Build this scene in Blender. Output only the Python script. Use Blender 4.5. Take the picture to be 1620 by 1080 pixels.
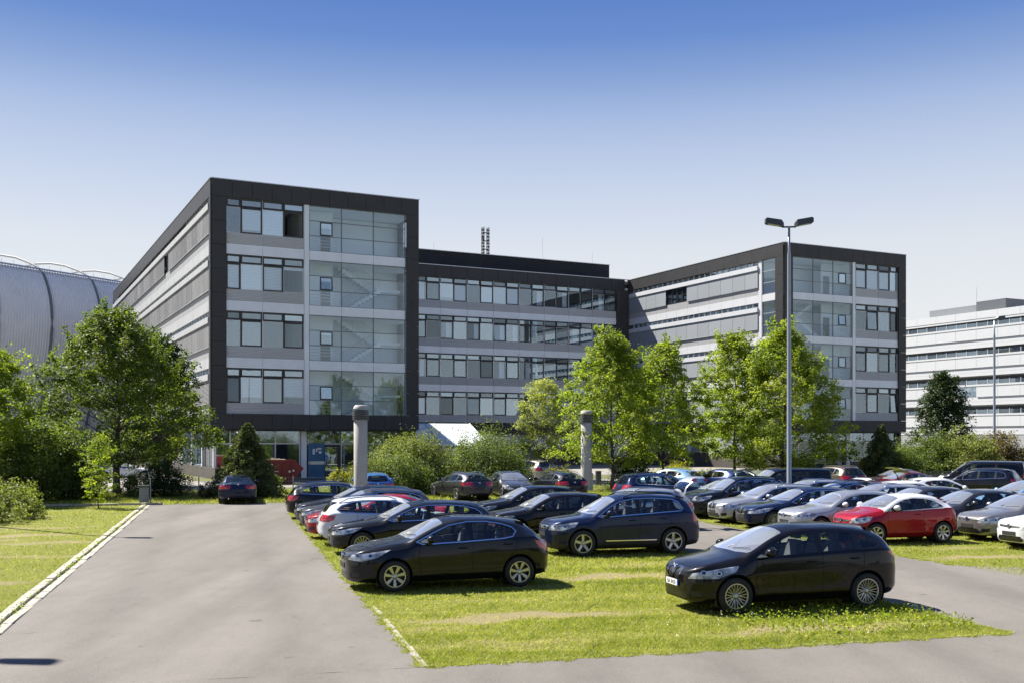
import bpy, bmesh, math, random
import numpy as np
from mathutils import Vector, Matrix, Euler
for _o in list(bpy.data.objects): bpy.data.objects.remove(_o)
SC = bpy.context.scene
COL = SC.collection
R = math.radians
# ------------------------------------------------------------------ camera
FPX, CAMH, HOR = 1668.0, 3.15, 694.0          # focal length in photo pixels, eye height, horizon row
cam = bpy.data.cameras.new('camera'); camo = bpy.data.objects.new('camera', cam); COL.objects.link(camo)
camo.location = (0, 0, CAMH); camo.rotation_euler = (R(90), 0, 0)
cam.sensor_width = 36; cam.lens = 36 * FPX / 1620; cam.shift_y = (HOR - 540) / 1620
cam.clip_start = 0.2; cam.clip_end = 6000
SC.camera = camo
# ------------------------------------------------------------------ sky and sun
SUN_AZ, SUN_EL = R(-55), R(50)                 # azimuth from +Y (clockwise), elevation
world = bpy.data.worlds.new('World'); SC.world = world; world.use_nodes = True
wt = world.node_tree; wt.nodes.clear()
_out = wt.nodes.new('ShaderNodeOutputWorld'); _bg = wt.nodes.new('ShaderNodeBackground')
_sky = wt.nodes.new('ShaderNodeTexSky'); _sky.sky_type = 'NISHITA'; _sky.sun_disc = False
_sky.sun_elevation = SUN_EL; _sky.sun_rotation = SUN_AZ
_sky.altitude = 200; _sky.air_density = 1.0; _sky.dust_density = 0.6; _sky.ozone_density = 3.0
_bg.inputs[1].default_value = 0.05
# the photograph's sky runs from a pale horizon to a strong blue within some twenty degrees of elevation
_tc = wt.nodes.new('ShaderNodeTexCoord'); _sep = wt.nodes.new('ShaderNodeSeparateXYZ')
wt.links.new(_tc.outputs['Generated'], _sep.inputs[0])
_rmp = wt.nodes.new('ShaderNodeValToRGB'); _rmp.color_ramp.interpolation = 'LINEAR'
wt.links.new(_sep.outputs['Z'], _rmp.inputs[0])
_els = _rmp.color_ramp.elements
_SKY = ((0.0, (245, 244, 243)), (0.056, (242, 242, 243)), (0.1155, (237, 239, 241)), (0.173, (227, 232, 239)), (0.219, (209, 219, 238)), (0.257, (191, 206, 233)), (0.289, (170, 190, 227)),
        (0.322, (138, 166, 216)), (0.354, (107, 143, 208)), (0.383, (95, 132, 203)), (0.46, (84, 121, 190)), (1.0, (62, 97, 168)))
_lin = lambda v: ((v / 255 + 0.055) / 1.055) ** 2.4
_stops = [(_z, tuple(_lin(v) / 0.1149 for v in _c)) for _z, _c in _SKY]          # photo tones back to radiance
while len(_els) < len(_stops): _els.new(0.5)
for _e, (_p, _c) in zip(_els, _stops): _e.position = _p; _e.color = (*[v / 10 for v in _c], 1)
_sc = wt.nodes.new('ShaderNodeVectorMath'); _sc.operation = 'SCALE'; _sc.inputs['Scale'].default_value = 10.0
wt.links.new(_rmp.outputs[0], _sc.inputs[0])
_mx = wt.nodes.new('ShaderNodeMix'); _mx.data_type = 'RGBA'; _mx.inputs[0].default_value = 0.92
wt.links.new(_sky.outputs[0], _mx.inputs[6]); wt.links.new(_sc.outputs[0], _mx.inputs[7])
wt.links.new(_mx.outputs[2], _bg.inputs[0])
wt.links.new(_bg.outputs[0], _out.inputs[0])
sun = bpy.data.lights.new('sun', 'SUN'); suno = bpy.data.objects.new('sun', sun); COL.objects.link(suno)
sun.energy = 5.0; sun.angle = R(0.53); sun.color = (1.0, 0.945, 0.855)
SUNV = Vector((math.sin(SUN_AZ) * math.cos(SUN_EL), math.cos(SUN_AZ) * math.cos(SUN_EL), math.sin(SUN_EL)))
suno.rotation_euler = SUNV.to_track_quat('Z', 'Y').to_euler(); suno.location = (-60, 60, 80)
vs = SC.view_settings
vs.view_transform = 'Standard'; vs.look = 'None'; vs.exposure = 1.2; vs.gamma = 1.0; vs.use_curve_mapping = False
SC.cycles.use_denoising = True; SC.cycles.max_bounces = 8; SC.cycles.transparent_max_bounces = 16
SC.cycles.caustics_reflective = False; SC.cycles.caustics_refractive = False; SC.cycles.sample_clamp_indirect = 6

# ------------------------------------------------------------------ frames of reference
_a = R(15.1); QV = (math.cos(_a), math.sin(_a)); PV = (-math.sin(_a), math.cos(_a))
def QP(q, p, z=0.0): return (q * QV[0] + p * PV[0], q * QV[1] + p * PV[1], z)   # car park grid -> world
BROT = R(26.4); BA = (-23.351, 82.0)                                             # office block grid
def BL(r, s, z=0.0):
    return (BA[0] + r * math.cos(BROT) - s * math.sin(BROT), BA[1] + r * math.sin(BROT) + s * math.cos(BROT), z)

# ------------------------------------------------------------------ materials
MATS = {}
def nd(t, k, **kw):
    n = t.nodes.new(k)
    for a, v in kw.items(): setattr(n, a, v)
    return n
def base_mat(name):
    m = bpy.data.materials.new(name); m.use_nodes = True
    t = m.node_tree; b = t.nodes['Principled BSDF']; MATS[name] = m
    return m, t, b
def mixc(t, fac, a, b, mode='MIX'):
    n = nd(t, 'ShaderNodeMix', data_type='RGBA', blend_type=mode)
    for i, v in ((0, fac), (6, a), (7, b)):
        if hasattr(v, 'links') or hasattr(v, 'is_linked'): t.links.new(v, n.inputs[i])
        elif isinstance(v, (int, float)): n.inputs[i].default_value = v
        else: n.inputs[i].default_value = (*v, 1)
    return n.outputs[2]
def noise(t, scale, detail=4, rough=0.6, vec=None, stretch=None):
    n = nd(t, 'ShaderNodeTexNoise'); n.inputs['Scale'].default_value = scale
    n.inputs['Detail'].default_value = detail; n.inputs['Roughness'].default_value = rough
    if vec is None:
        vec = nd(t, 'ShaderNodeNewGeometry').outputs['Position']
    if stretch is not None:
        mp = nd(t, 'ShaderNodeMapping'); mp.inputs['Rotation'].default_value = (0, 0, stretch[0]); mp.inputs['Scale'].default_value = stretch[1]
        t.links.new(vec, mp.inputs[0]); vec = mp.outputs[0]
    t.links.new(vec, n.inputs['Vector'])
    return n.outputs['Fac']
def ramp(t, fac, stops):
    r = nd(t, 'ShaderNodeValToRGB'); e = r.color_ramp.elements
    while len(e) < len(stops): e.new(0.5)
    for i, (p, c) in enumerate(stops):
        e[i].position = p; e[i].color = (*c, 1) if not isinstance(c, (int, float)) else (c, c, c, 1)
    t.links.new(fac, r.inputs[0]); return r.outputs[0]
def mat(name, col, rough=0.6, metal=0.0, spec=0.5, var=0.12, vscale=1.5, bump=0.0, bscale=30, coat=0.0, emit=None):
    if name in MATS: return MATS[name]
    m, t, b = base_mat(name)
    b.inputs['Roughness'].default_value = rough; b.inputs['Metallic'].default_value = metal
    b.inputs['Specular IOR Level'].default_value = spec; b.inputs['Coat Weight'].default_value = coat
    b.inputs['Coat Roughness'].default_value = 0.03
    if var > 0:
        f = ramp(t, noise(t, vscale, 5), ((0.25, tuple(c * (1 - var) for c in col)), (0.75, tuple(min(1, c * (1 + var)) for c in col))))
        t.links.new(f, b.inputs['Base Color'])
    else: b.inputs['Base Color'].default_value = (*col, 1)
    if bump:
        bp = nd(t, 'ShaderNodeBump'); bp.inputs['Strength'].default_value = bump; bp.inputs['Distance'].default_value = 0.02
        t.links.new(noise(t, bscale, 3), bp.inputs['Height']); t.links.new(bp.outputs[0], b.inputs['Normal'])
    if emit: b.inputs['Emission Color'].default_value = (*emit[0], 1); b.inputs['Emission Strength'].default_value = emit[1]
    return m
def glass_mat(name, tint, refl=1.0, rough=0.01, ior=1.5, base=0.0, gcol=(0.95, 0.98, 1)):
    """thin pane: Fresnel mirror over a tinted see-through body"""
    m = bpy.data.materials.new(name); m.use_nodes = True; MATS[name] = m
    t = m.node_tree; t.nodes.clear(); o = nd(t, 'ShaderNodeOutputMaterial')
    tr = nd(t, 'ShaderNodeBsdfTransparent'); tr.inputs[0].default_value = (*tint, 1)
    gl = nd(t, 'ShaderNodeBsdfGlossy'); gl.inputs['Roughness'].default_value = rough; gl.inputs[0].default_value = (*gcol, 1)
    ge = nd(t, 'ShaderNodeNewGeometry'); dt = nd(t, 'ShaderNodeVectorMath', operation='DOT_PRODUCT'); t.links.new(ge.outputs['Normal'], dt.inputs[0]); t.links.new(ge.outputs['Incoming'], dt.inputs[1])
    ab = nd(t, 'ShaderNodeMath', operation='ABSOLUTE'); t.links.new(dt.outputs['Value'], ab.inputs[0]); om = nd(t, 'ShaderNodeMath', operation='SUBTRACT'); om.inputs[0].default_value = 1; t.links.new(ab.outputs[0], om.inputs[1])
    pw = nd(t, 'ShaderNodeMath', operation='POWER'); pw.inputs[1].default_value = 5; t.links.new(om.outputs[0], pw.inputs[0])     # Schlick, the same from both sides of the pane
    f0 = ((ior - 1) / (ior + 1)) ** 2; fr = nd(t, 'ShaderNodeMath', operation='MULTIPLY_ADD'); fr.inputs[1].default_value = 1 - f0; fr.inputs[2].default_value = f0; t.links.new(pw.outputs[0], fr.inputs[0])
    mu = nd(t, 'ShaderNodeMath', operation='MULTIPLY_ADD'); mu.use_clamp = True; mu.inputs[1].default_value = refl; mu.inputs[2].default_value = base
    if base:                                            # panes differ in coating and tilt
        oi = nd(t, 'ShaderNodeObjectInfo'); vb = nd(t, 'ShaderNodeMath', operation='MULTIPLY'); vb.inputs[1].default_value = 2 * base; t.links.new(oi.outputs['Random'], vb.inputs[0]); t.links.new(vb.outputs[0], mu.inputs[2])
    t.links.new(fr.outputs[0], mu.inputs[0])
    mx = nd(t, 'ShaderNodeMixShader'); t.links.new(mu.outputs[0], mx.inputs[0]); t.links.new(tr.outputs[0], mx.inputs[1]); t.links.new(gl.outputs[0], mx.inputs[2])
    bp = nd(t, 'ShaderNodeBump'); bp.inputs['Strength'].default_value = 0.02; bp.inputs['Distance'].default_value = 0.02
    t.links.new(noise(t, 0.9, 1), bp.inputs['Height']); t.links.new(bp.outputs[0], gl.inputs['Normal'])
    t.links.new(mx.outputs[0], o.inputs[0]); return m

# ------------------------------------------------------------------ mesh helpers
def link(o, parent=None, label=None, cat=None, group=None, kind=None):
    COL.objects.link(o)
    if parent is not None: o.parent = parent
    if label: o['label'] = label
    if cat: o['category'] = cat
    if group: o['group'] = group
    if kind: o['kind'] = kind
    return o
def empty(name, loc=(0, 0, 0), rz=0.0, **kw):
    o = bpy.data.objects.new(name, None); o.location = loc; o.rotation_euler = (0, 0, rz); o.empty_display_size = 0.3
    return link(o, **kw)
class MB:
    def __init__(s): s.v = []; s.f = []
    def add(s, vs, fs):
        n = len(s.v); s.v += [tuple(v) for v in vs]; s.f += [tuple(i + n for i in f) for f in fs]; return s
    def box(s, x0, x1, y0, y1, z0, z1):
        return s.add([(x0, y0, z0), (x1, y0, z0), (x1, y1, z0), (x0, y1, z0), (x0, y0, z1), (x1, y0, z1), (x1, y1, z1), (x0, y1, z1)],
                     [(0, 3, 2, 1), (4, 5, 6, 7), (0, 1, 5, 4), (1, 2, 6, 5), (2, 3, 7, 6), (3, 0, 4, 7)])
    def prism(s, poly, z0, z1):
        n = len(poly)
        return s.add([(x, y, z0) for x, y in poly] + [(x, y, z1) for x, y in poly],
                     [tuple(range(n - 1, -1, -1)), tuple(range(n, 2 * n))] + [(i, (i + 1) % n, n + (i + 1) % n, n + i) for i in range(n)])
    def tube(s, pts, rad, n=8, cap=True):
        pts = [Vector(p) for p in pts]; rs = rad if isinstance(rad, (list, tuple)) else [rad] * len(pts); vs = []; fs = []
        for i, p in enumerate(pts):
            d = (pts[min(i + 1, len(pts) - 1)] - pts[max(i - 1, 0)]).normalized()
            u = d.cross(Vector((0, 0, 1)))
            u = Vector((1, 0, 0)) if u.length < 1e-4 else u.normalized()
            w = d.cross(u)
            for k in range(n):
                a = 2 * math.pi * k / n; vs.append(p + (u * math.cos(a) + w * math.sin(a)) * rs[i])
        for i in range(len(pts) - 1):
            for k in range(n): fs.append((i * n + k, i * n + (k + 1) % n, (i + 1) * n + (k + 1) % n, (i + 1) * n + k))
        if cap: fs += [tuple(range(n)), tuple(range((len(pts) - 1) * n + n - 1, (len(pts) - 1) * n - 1, -1))]
        return s.add(vs, fs)
    def lathe(s, prof, n=24, axis='z', cx=0, cy=0):
        vs = []; fs = []
        for r, z in prof:
            for k in range(n):
                a = 2 * math.pi * k / n; c, d = r * math.cos(a), r * math.sin(a)
                vs.append((cx + c, cy + d, z) if axis == 'z' else (c, z, d))
        for i in range(len(prof) - 1):
            for k in range(n): fs.append((i * n + k, i * n + (k + 1) % n, (i + 1) * n + (k + 1) % n, (i + 1) * n + k))
        return s.add(vs, fs)
    def mesh(s, name, smooth=False):
        me = bpy.data.meshes.new(name); me.from_pydata(s.v, [], s.f); me.update()
        if smooth: me.polygons.foreach_set('use_smooth', [True] * len(me.polygons))
        return me
    def build(s, name, m, parent=None, smooth=False, loc=None, **kw):
        me = s.mesh(name, smooth); me.materials.append(m)
        bm = bmesh.new(); bm.from_mesh(me); bmesh.ops.recalc_face_normals(bm, faces=bm.faces); bm.to_mesh(me); bm.free()
        o = bpy.data.objects.new(name, me)
        if loc is not None: o.location = loc
        return link(o, parent, **kw)
_PC = {}
def piece(name, x0, x1, y0, y1, z0, z1, m, parent, **kw):
    """box part; alike boxes share one mesh"""
    k = (name, round(x1 - x0, 3), round(y1 - y0, 3), round(z1 - z0, 3), m.name)
    me = _PC.get(k)
    if me is None:
        a, b, c = (x1 - x0) / 2, (y1 - y0) / 2, (z1 - z0) / 2
        me = MB().box(-a, a, -b, b, -c, c).mesh(name); me.materials.append(m); _PC[k] = me
    o = bpy.data.objects.new(name, me); o.location = ((x0 + x1) / 2, (y0 + y1) / 2, (z0 + z1) / 2)
    return link(o, parent, **kw)
def copy_tree(o, parent=None):
    c = o.copy(); COL.objects.link(c); c.parent = parent
    for ch in list(o.children): copy_tree(ch, c)
    return c
def np_mesh(name, verts, faces_quads, m, parent=None, attrs=None, smooth=False, loc=None, **kw):
    """big mesh from numpy: verts (n,3), faces (m,k)"""
    me = bpy.data.meshes.new(name); k = faces_quads.shape[1]; nf = len(faces_quads)
    me.vertices.add(len(verts)); me.vertices.foreach_set('co', verts.astype(np.float32).ravel())
    me.loops.add(nf * k); me.loops.foreach_set('vertex_index', faces_quads.astype(np.int32).ravel())
    me.polygons.add(nf); me.polygons.foreach_set('loop_start', np.arange(0, nf * k, k, dtype=np.int32))
    if smooth: me.polygons.foreach_set('use_smooth', np.ones(nf, dtype=bool))
    for an, av in (attrs or {}).items():
        at = me.attributes.new(an, 'FLOAT', 'FACE'); at.data.foreach_set('value', av.astype(np.float32))
    me.update(calc_edges=True); me.materials.append(m)
    o = bpy.data.objects.new(name, me)
    if loc is not None: o.location = loc
    return link(o, parent, **kw)
# ------------------------------------------------------------------ ground
def lawn_material(name, dryness, attr=False):
    m, t, b = base_mat(name)
    b.inputs['Roughness'].default_value = 0.9; b.inputs['Specular IOR Level'].default_value = 0.15
    n1 = noise(t, 0.55, 6, 0.62, stretch=(-_a, (0.45, 1.5, 1)))
    n2 = noise(t, 9.0, 5, 0.7); n3 = noise(t, 60.0, 3, 0.7)
    g = ramp(t, n2, ((0.3, (0.13, 0.155, 0.022)), (0.52, (0.22, 0.235, 0.04)), (0.72, (0.33, 0.30, 0.09))))
    dry = ramp(t, n3, ((0.3, (0.27, 0.225, 0.11)), (0.7, (0.40, 0.335, 0.19))))
    fac = ramp(t, n1, ((0.60 - dryness, 0.0), (0.70 - dryness, 0.85)))
    if attr:
        at = nd(t, 'ShaderNodeAttribute'); at.attribute_name = 'dry'; ad = nd(t, 'ShaderNodeMath', operation='ADD'); t.links.new(at.outputs['Fac'], ad.inputs[0])
        jt = nd(t, 'ShaderNodeMath', operation='MULTIPLY_ADD'); jt.inputs[1].default_value = 1.0; jt.inputs[2].default_value = -.5; t.links.new(n2, jt.inputs[0]); t.links.new(jt.outputs[0], ad.inputs[1])
        fac = ramp(t, ad.outputs[0], ((0.30, 0.0), (0.72, 0.95)))
    t.links.new(mixc(t, fac, g, dry), b.inputs['Base Color'])
    bp = nd(t, 'ShaderNodeBump'); bp.inputs['Strength'].default_value = 0.9; bp.inputs['Distance'].default_value = 0.05
    t.links.new(n3, bp.inputs['Height']); t.links.new(bp.outputs[0], b.inputs['Normal'])
    return m
M_LAWN = lawn_material('lawn', 0.03)
M_GROUND, _t, _b = base_mat('mixed_ground'); _b.inputs['Roughness'].default_value = 0.95; _b.inputs['Specular IOR Level'].default_value = 0.1
_t.links.new(mixc(_t, ramp(_t, noise(_t, 0.05, 3), ((0.42, 0.0), (0.5, 1.0))), ramp(_t, noise(_t, 6, 5), ((0.3, (0.09, 0.11, 0.03)), (0.7, (0.19, 0.195, 0.06)))), ramp(_t, noise(_t, 3, 4), ((0.3, (0.13, 0.125, 0.115)), (0.7, (0.19, 0.18, 0.165))))), _b.inputs['Base Color'])
M_BAY = lawn_material('parking_lawn', 0.0, True)
def asphalt_material(name):
    m, t, b = base_mat(name)
    b.inputs['Roughness'].default_value = 0.85; b.inputs['Specular IOR Level'].default_value = 0.3
    big = noise(t, 0.16, 5, 0.55); trk = noise(t, 0.5, 4, 0.5, stretch=(-_a, (1.5, 0.08, 1))); mid = noise(t, 2.2, 5, 0.65, stretch=(-_a, (1, 0.5, 1))); fine = noise(t, 70, 2, 0.8)
    c = ramp(t, big, ((0.3, (0.147, 0.135, 0.118)), (0.7, (0.180, 0.166, 0.147))))
    c = mixc(t, 0.75, c, ramp(t, trk, ((0.35, 0.80), (0.62, 1.08))), 'MULTIPLY')
    c = mixc(t, 0.7, c, ramp(t, mid, ((0.34, 0.90), (0.62, 1.04))), 'MULTIPLY')
    c = mixc(t, 0.6, c, ramp(t, fine, ((0.32, 0.55), (0.68, 1.40))), 'MULTIPLY')
    # wheel tracks up the driveway, oil drips, pale scuffs
    gq = nd(t, 'ShaderNodeVectorMath', operation='DOT_PRODUCT'); gq.inputs[1].default_value = (QV[0], QV[1], 0); t.links.new(nd(t, 'ShaderNodeNewGeometry').outputs['Position'], gq.inputs[0])
    wv = nd(t, 'ShaderNodeMath', operation='MULTIPLY_ADD'); wv.inputs[1].default_value = .7; wv.inputs[2].default_value = 0; t.links.new(noise(t, 0.4, 3), wv.inputs[0])
    wq = nd(t, 'ShaderNodeMath', operation='ADD'); t.links.new(gq.outputs['Value'], wq.inputs[0]); t.links.new(wv.outputs[0], wq.inputs[1])
    mq = nd(t, 'ShaderNodeMapRange'); mq.inputs[1].default_value = -4; mq.inputs[2].default_value = 4; t.links.new(wq.outputs[0], mq.inputs[0])
    c = mixc(t, 0.9, c, ramp(t, mq.outputs[0], ((.20, 1.0), (.29, .87), (.36, 1.02), (.58, 1.02), (.66, .86), (.74, 1.0))), 'MULTIPLY')
    c = mixc(t, 1.0, c, ramp(t, noise(t, 2.6, 2, .4), ((.235, .62), (.30, 1.0))), 'MULTIPLY')
    c = mixc(t, ramp(t, noise(t, 1.7, 6, .75, stretch=(-_a + .5, (1, 6, 1))), ((.66, 0.0), (.72, .5))), c, (.34, .32, .29))
    # hairline cracks and patched seams
    vo = nd(t, 'ShaderNodeTexVoronoi', feature='DISTANCE_TO_EDGE'); vo.inputs['Scale'].default_value = 0.28
    gp = nd(t, 'ShaderNodeNewGeometry').outputs['Position']
    wn = nd(t, 'ShaderNodeTexNoise'); wn.inputs['Scale'].default_value = 1.3; wn.inputs['Detail'].default_value = 4; t.links.new(gp, wn.inputs['Vector'])
    va = nd(t, 'ShaderNodeVectorMath', operation='ADD'); t.links.new(gp, va.inputs[0]); t.links.new(wn.outputs['Color'], va.inputs[1]); t.links.new(va.outputs[0], vo.inputs['Vector'])
    ck = ramp(t, vo.outputs['Distance'], ((0.0, 0.55), (0.008, 1.0)))
    c = mixc(t, ramp(t, noise(t, 0.3, 2), ((0.58, 0.0), (0.66, 0.6))), c, mixc(t, 1.0, c, ck, 'MULTIPLY'))
    t.links.new(c, b.inputs['Base Color'])
    bp = nd(t, 'ShaderNodeBump'); bp.inputs['Strength'].default_value = 0.35; bp.inputs['Distance'].default_value = 0.01
    t.links.new(fine, bp.inputs['Height']); t.links.new(bp.outputs[0], b.inputs['Normal'])
    return m
M_ASPH = asphalt_material('asphalt')
M_PATH = mat('pale_paving', (0.25, 0.235, 0.205), 0.85, var=0.1, vscale=3)
M_KERB = mat('kerb_concrete', (0.36, 0.33, 0.275), 0.85, var=0.22, vscale=5, bump=0.3)
def sheet(name, poly, z, m, jitter=0.0, seed=1, **kw):
    """flat sheet with a slightly frayed outline"""
    rnd = random.Random(seed); pts = []
    for i, a in enumerate(poly):
        c = poly[(i + 1) % len(poly)]; L = math.hypot(c[0] - a[0], c[1] - a[1]); n = max(1, int(L / 0.4)) if jitter and L < 120 else 1
        for k in range(n):
            t = k / n; j = jitter if 0 < k else 0
            pts.append((a[0] + (c[0] - a[0]) * t + rnd.uniform(-j, j), a[1] + (c[1] - a[1]) * t + rnd.uniform(-j, j)))
    w = [QP(x, y, z) for x, y in pts]
    from mathutils.geometry import tessellate_polygon
    tris = tessellate_polygon([[Vector(v) for v in w]])
    me = bpy.data.meshes.new(name); me.from_pydata(w, [], [tuple(t) for t in tris]); me.update(); me.materials.append(m)
    if me.polygons[0].normal.z < 0: me.flip_normals()
    return link(bpy.data.objects.new(name, me), kind='structure', **kw)
gm = MB(); gm.add([(-2500, -600, 0), (2500, -600, 0), (2500, 4200, 0), (-2500, 4200, 0)], [(0, 1, 2, 3)])
gm.build('ground', M_GROUND, kind='structure', label='lawn and verge ground reaching to the horizon')
QL, QR, QA, QB = -3.52, 2.62, 12.2, 17.5        # driveway edges, aisle edges
PF, PK0, PK1 = 14.35, 46.3, 51.8                 # front road edge, back lane edges
sheet('front_road', [(-40, -40), (60, -40), (60, PF), (QL, PF), (QL - 1.2, PF - 0.9), (-40, PF - 0.9)], 0.008, M_ASPH, 0.012, label='grey asphalt lane across the bottom of the picture')
sheet('driveway', [(QL, PF + .001), (QR, PF + .001), (QR, PK0), (QR, PK1 - 0.6), (-1.5, PK1 + 1.2), (QL, PK1 + 0.8)], 0.008, M_ASPH, 0.02, 3, label='grey asphalt driveway running to the fence')
sheet('back_lane', [(QR + .001, PK0), (70, PK0 + 6), (70, PK1 + 9.5), (QR + .001, PK1 - 0.6)], 0.008, M_ASPH, 0.02, 4, label='asphalt lane behind the parked cars')
sheet('aisle', [(QA, PF + .001), (60, PF + .001), (60, 16.3), (QB + 1.2, 19.6), (QB + .05, 22.5), (QB, PK0 + 1.8), (QA, PK0 + 1.2)], 0.008, M_ASPH, 0.02, 5, label='asphalt aisle between the two grass parking islands')
# worn strips where the cars' wheels stand and the turf has dried out
DRY = [(5.0, 18.0, 2.1, .45, 1.1), (4.2, 15.7, 2.0, .42, .62), (8.9, 22.7, 1.9, .55, 1.0), (9.7, 15.6, 2.2, .4, .95), (5.2, 20.0, 1.4, .3, .5), (7.6, 19.6, 1.2, .4, .4), (10.4, 24.6, 1.8, .5, .6), (19.7, 23.9, 2.2, .42, .9), (23.5, 21.6, 2.4, .5, .7), (20.8, 26.0, 2.0, .35, .6)]
_rd = random.Random(9)
for _k in range(26): DRY.append((_rd.uniform(-15, -4.6), 15 + _k * 1.42 + _rd.uniform(-.4, .4), _rd.uniform(2.0, 5.5), _rd.uniform(.3, .62), _rd.uniform(.55, 1.0)))
for _k in range(14): DRY.append((_rd.uniform(3.2, 11.5), 24 + _k * 1.7, _rd.uniform(1.0, 2.5), _rd.uniform(.25, .5), _rd.uniform(.4, .8)))
for _k in range(16): DRY.append((_rd.uniform(2.8, 12), _rd.uniform(14.6, 24), _rd.uniform(.5, 1.6), _rd.uniform(.15, .35), _rd.uniform(.3, .6)))
def dryness(Q, P):
    d = np.zeros_like(Q)
    wob = .35 * np.sin(Q * 2.3 + P) + .2 * np.sin(Q * 5.1 - P * 3.3)
    for q, p, a, b, k in DRY: d = np.maximum(d, k * np.exp(-(((Q - q) / a) ** 2 + ((P + wob * b - p) / b) ** 2) ** 1.4))
    return d
def bay(name, label, q0, q1, p0, p1, cut=None, st=.16):
    qs, ps = np.arange(q0, q1 + st, st), np.arange(p0, p1 + st, st); Q, P = np.meshgrid(qs, ps); n, m_ = Q.shape
    dr = dryness(Q, P); x = Q * QV[0] + P * PV[0]; y = Q * QV[1] + P * PV[1]; z = .004 + .0 * x
    v = np.stack([x, y, z], -1).reshape(-1, 3); i = np.arange(n * m_).reshape(n, m_); f = np.stack([i[:-1, :-1], i[:-1, 1:], i[1:, 1:], i[1:, :-1]], -1).reshape(-1, 4)
    if cut is not None: c = v[f].mean(1); fq = c[:, 0] * QV[0] + c[:, 1] * QV[1]; fp = c[:, 0] * PV[0] + c[:, 1] * PV[1]; f = f[cut(fq, fp)]; 
    o = np_mesh(name, v, f, M_BAY, kind='structure', label=label); at = o.data.attributes.new('dry', 'FLOAT', 'POINT'); at.data.foreach_set('value', dr.astype(np.float32).ravel())
bay('grass_bay', 'grass parking island between the driveway and the aisle', QR + .05, QA - .1, PF + .05, PK0)
bay('grass_bay', 'grass area left of the double kerb', -24, QL - .4, 12.4, 53.2)
bay('grass_bay', 'grass parking island right of the aisle', QB + .05, 34, 19.6, PK0, lambda q, p: p > 22.5 - (q - 17.5) * .55)
# kerb stones
def stone_row(parent, q0, w, p0, p1, step, zt, seed, along='p', skip=0.0):
    rnd = random.Random(seed); p = p0; meshes = []
    for k in range(5):
        b = MB().box(-w / 2, w / 2, -step / 2 + 0.012, step / 2 - 0.012, -0.1, 0)
        me = b.mesh('kerb_stone'); me.materials.append(M_KERB)
        bm = bmesh.new(); bm.from_mesh(me); bmesh.ops.bevel(bm, geom=[e for e in bm.edges], offset=0.012, segments=1, affect='EDGES')
        for v in bm.verts: v.co += Vector((rnd.uniform(-.006, .006), rnd.uniform(-.006, .006), rnd.uniform(-.004, .004)))
        bm.to_mesh(me); bm.free(); meshes.append(me)
    while p < p1:
        if rnd.random() >= skip:
            o = bpy.data.objects.new('kerb_stone', rnd.choice(meshes))
            c = (q0 + rnd.uniform(-.012, .012), p + step / 2) if along == 'p' else (p + step / 2, q0 + rnd.uniform(-.012, .012))
            o.location = QP(c[0], c[1], zt + rnd.uniform(-.008, .006)); o.rotation_euler = (rnd.uniform(-.01, .01), rnd.uniform(-.02, .02), _a + (0 if along == 'p' else math.pi / 2) + rnd.uniform(-.012, .012))
            link(o, parent)
        p += step
kerb = empty('kerb', kind='structure', label='double row of pale concrete kerb stones along the driveway')
stone_row(kerb, QL - 0.085, 0.17, 13.6, 52.4, 0.98, 0.03, 11)
stone_row(kerb, QL - 0.31, 0.19, 13.6, 52.4, 0.98, 0.055, 12)
edging = empty('edging', kind='structure', label='worn edging stones of the grass parking island')
stone_row(edging, QR + 0.02, 0.11, PF, 19.4, 0.5, 0.018, 13, skip=.12)
stone_row(edging, QR + 0.0, 0.07, 19.6, 30.0, 0.5, 0.008, 15, skip=0.6)
stone_row(edging, PF + 0.05, 0.07, QR + 0.1, QA, 0.5, 0.010, 14, along='q', skip=0.3)
bord = empty('lawn_border', kind='structure', label='dark low border stones at the far edge of the grass bay')
stone_row(bord, 53.3, 0.12, -20, -3.7, 1.0, 0.11, 16, along='q')
# pale yard and footpaths behind the fence
def bsheet(name, pts, z, m, **kw):
    b = MB(); b.add([BL(r, s, z) for r, s in pts], [tuple(range(len(pts)))]); return b.build(name, m, kind='structure', **kw)
bsheet('yard_paving', [(-14, -16), (-1.5, -16), (-1.5, 70), (-14, 70)], 0.006, M_PATH, label='pale paved yard beside the office building')
bsheet('footpath', [(-1.4, -15.5), (92, -15.5), (92, -12.8), (-1.4, -12.8)], 0.006, M_PATH, label='pale footpath running along behind the fence')
bsheet('forecourt', [(17.5, -3.5), (57, -3.5), (57, 30), (17.5, 30)], 0.006, M_PATH, label='paved forecourt between the two building wings')
# ------------------------------------------------------------------ office buildings
M_DARK = mat('charcoal_panel', (0.048, 0.0475, 0.048), 0.45, var=0.12, vscale=0.6, spec=0.25)
M_DARKB = mat('charcoal_joint', (0.012, 0.012, 0.013), 0.8, var=0)
M_ALU = mat('pale_aluminium_panel', (0.76, 0.80, 0.83), 0.45, metal=0.15, var=0.07, vscale=0.8)
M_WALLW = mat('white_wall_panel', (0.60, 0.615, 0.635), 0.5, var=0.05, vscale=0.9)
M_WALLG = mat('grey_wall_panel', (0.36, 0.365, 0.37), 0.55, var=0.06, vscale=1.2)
M_FD = mat('dark_window_frame', (0.020, 0.022, 0.026), 0.4, var=0)
M_FG = mat('grey_frame', (0.16, 0.18, 0.20), 0.45, metal=0.3, var=0)
M_FL = mat('aluminium_frame', (0.55, 0.57, 0.60), 0.35, metal=0.5, var=0)
M_GLASS = glass_mat('window_glass', (0.93, 0.97, 1.0), 1.5, ior=1.52, base=0.11, gcol=(0.74, 0.89, 1.0))
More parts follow.
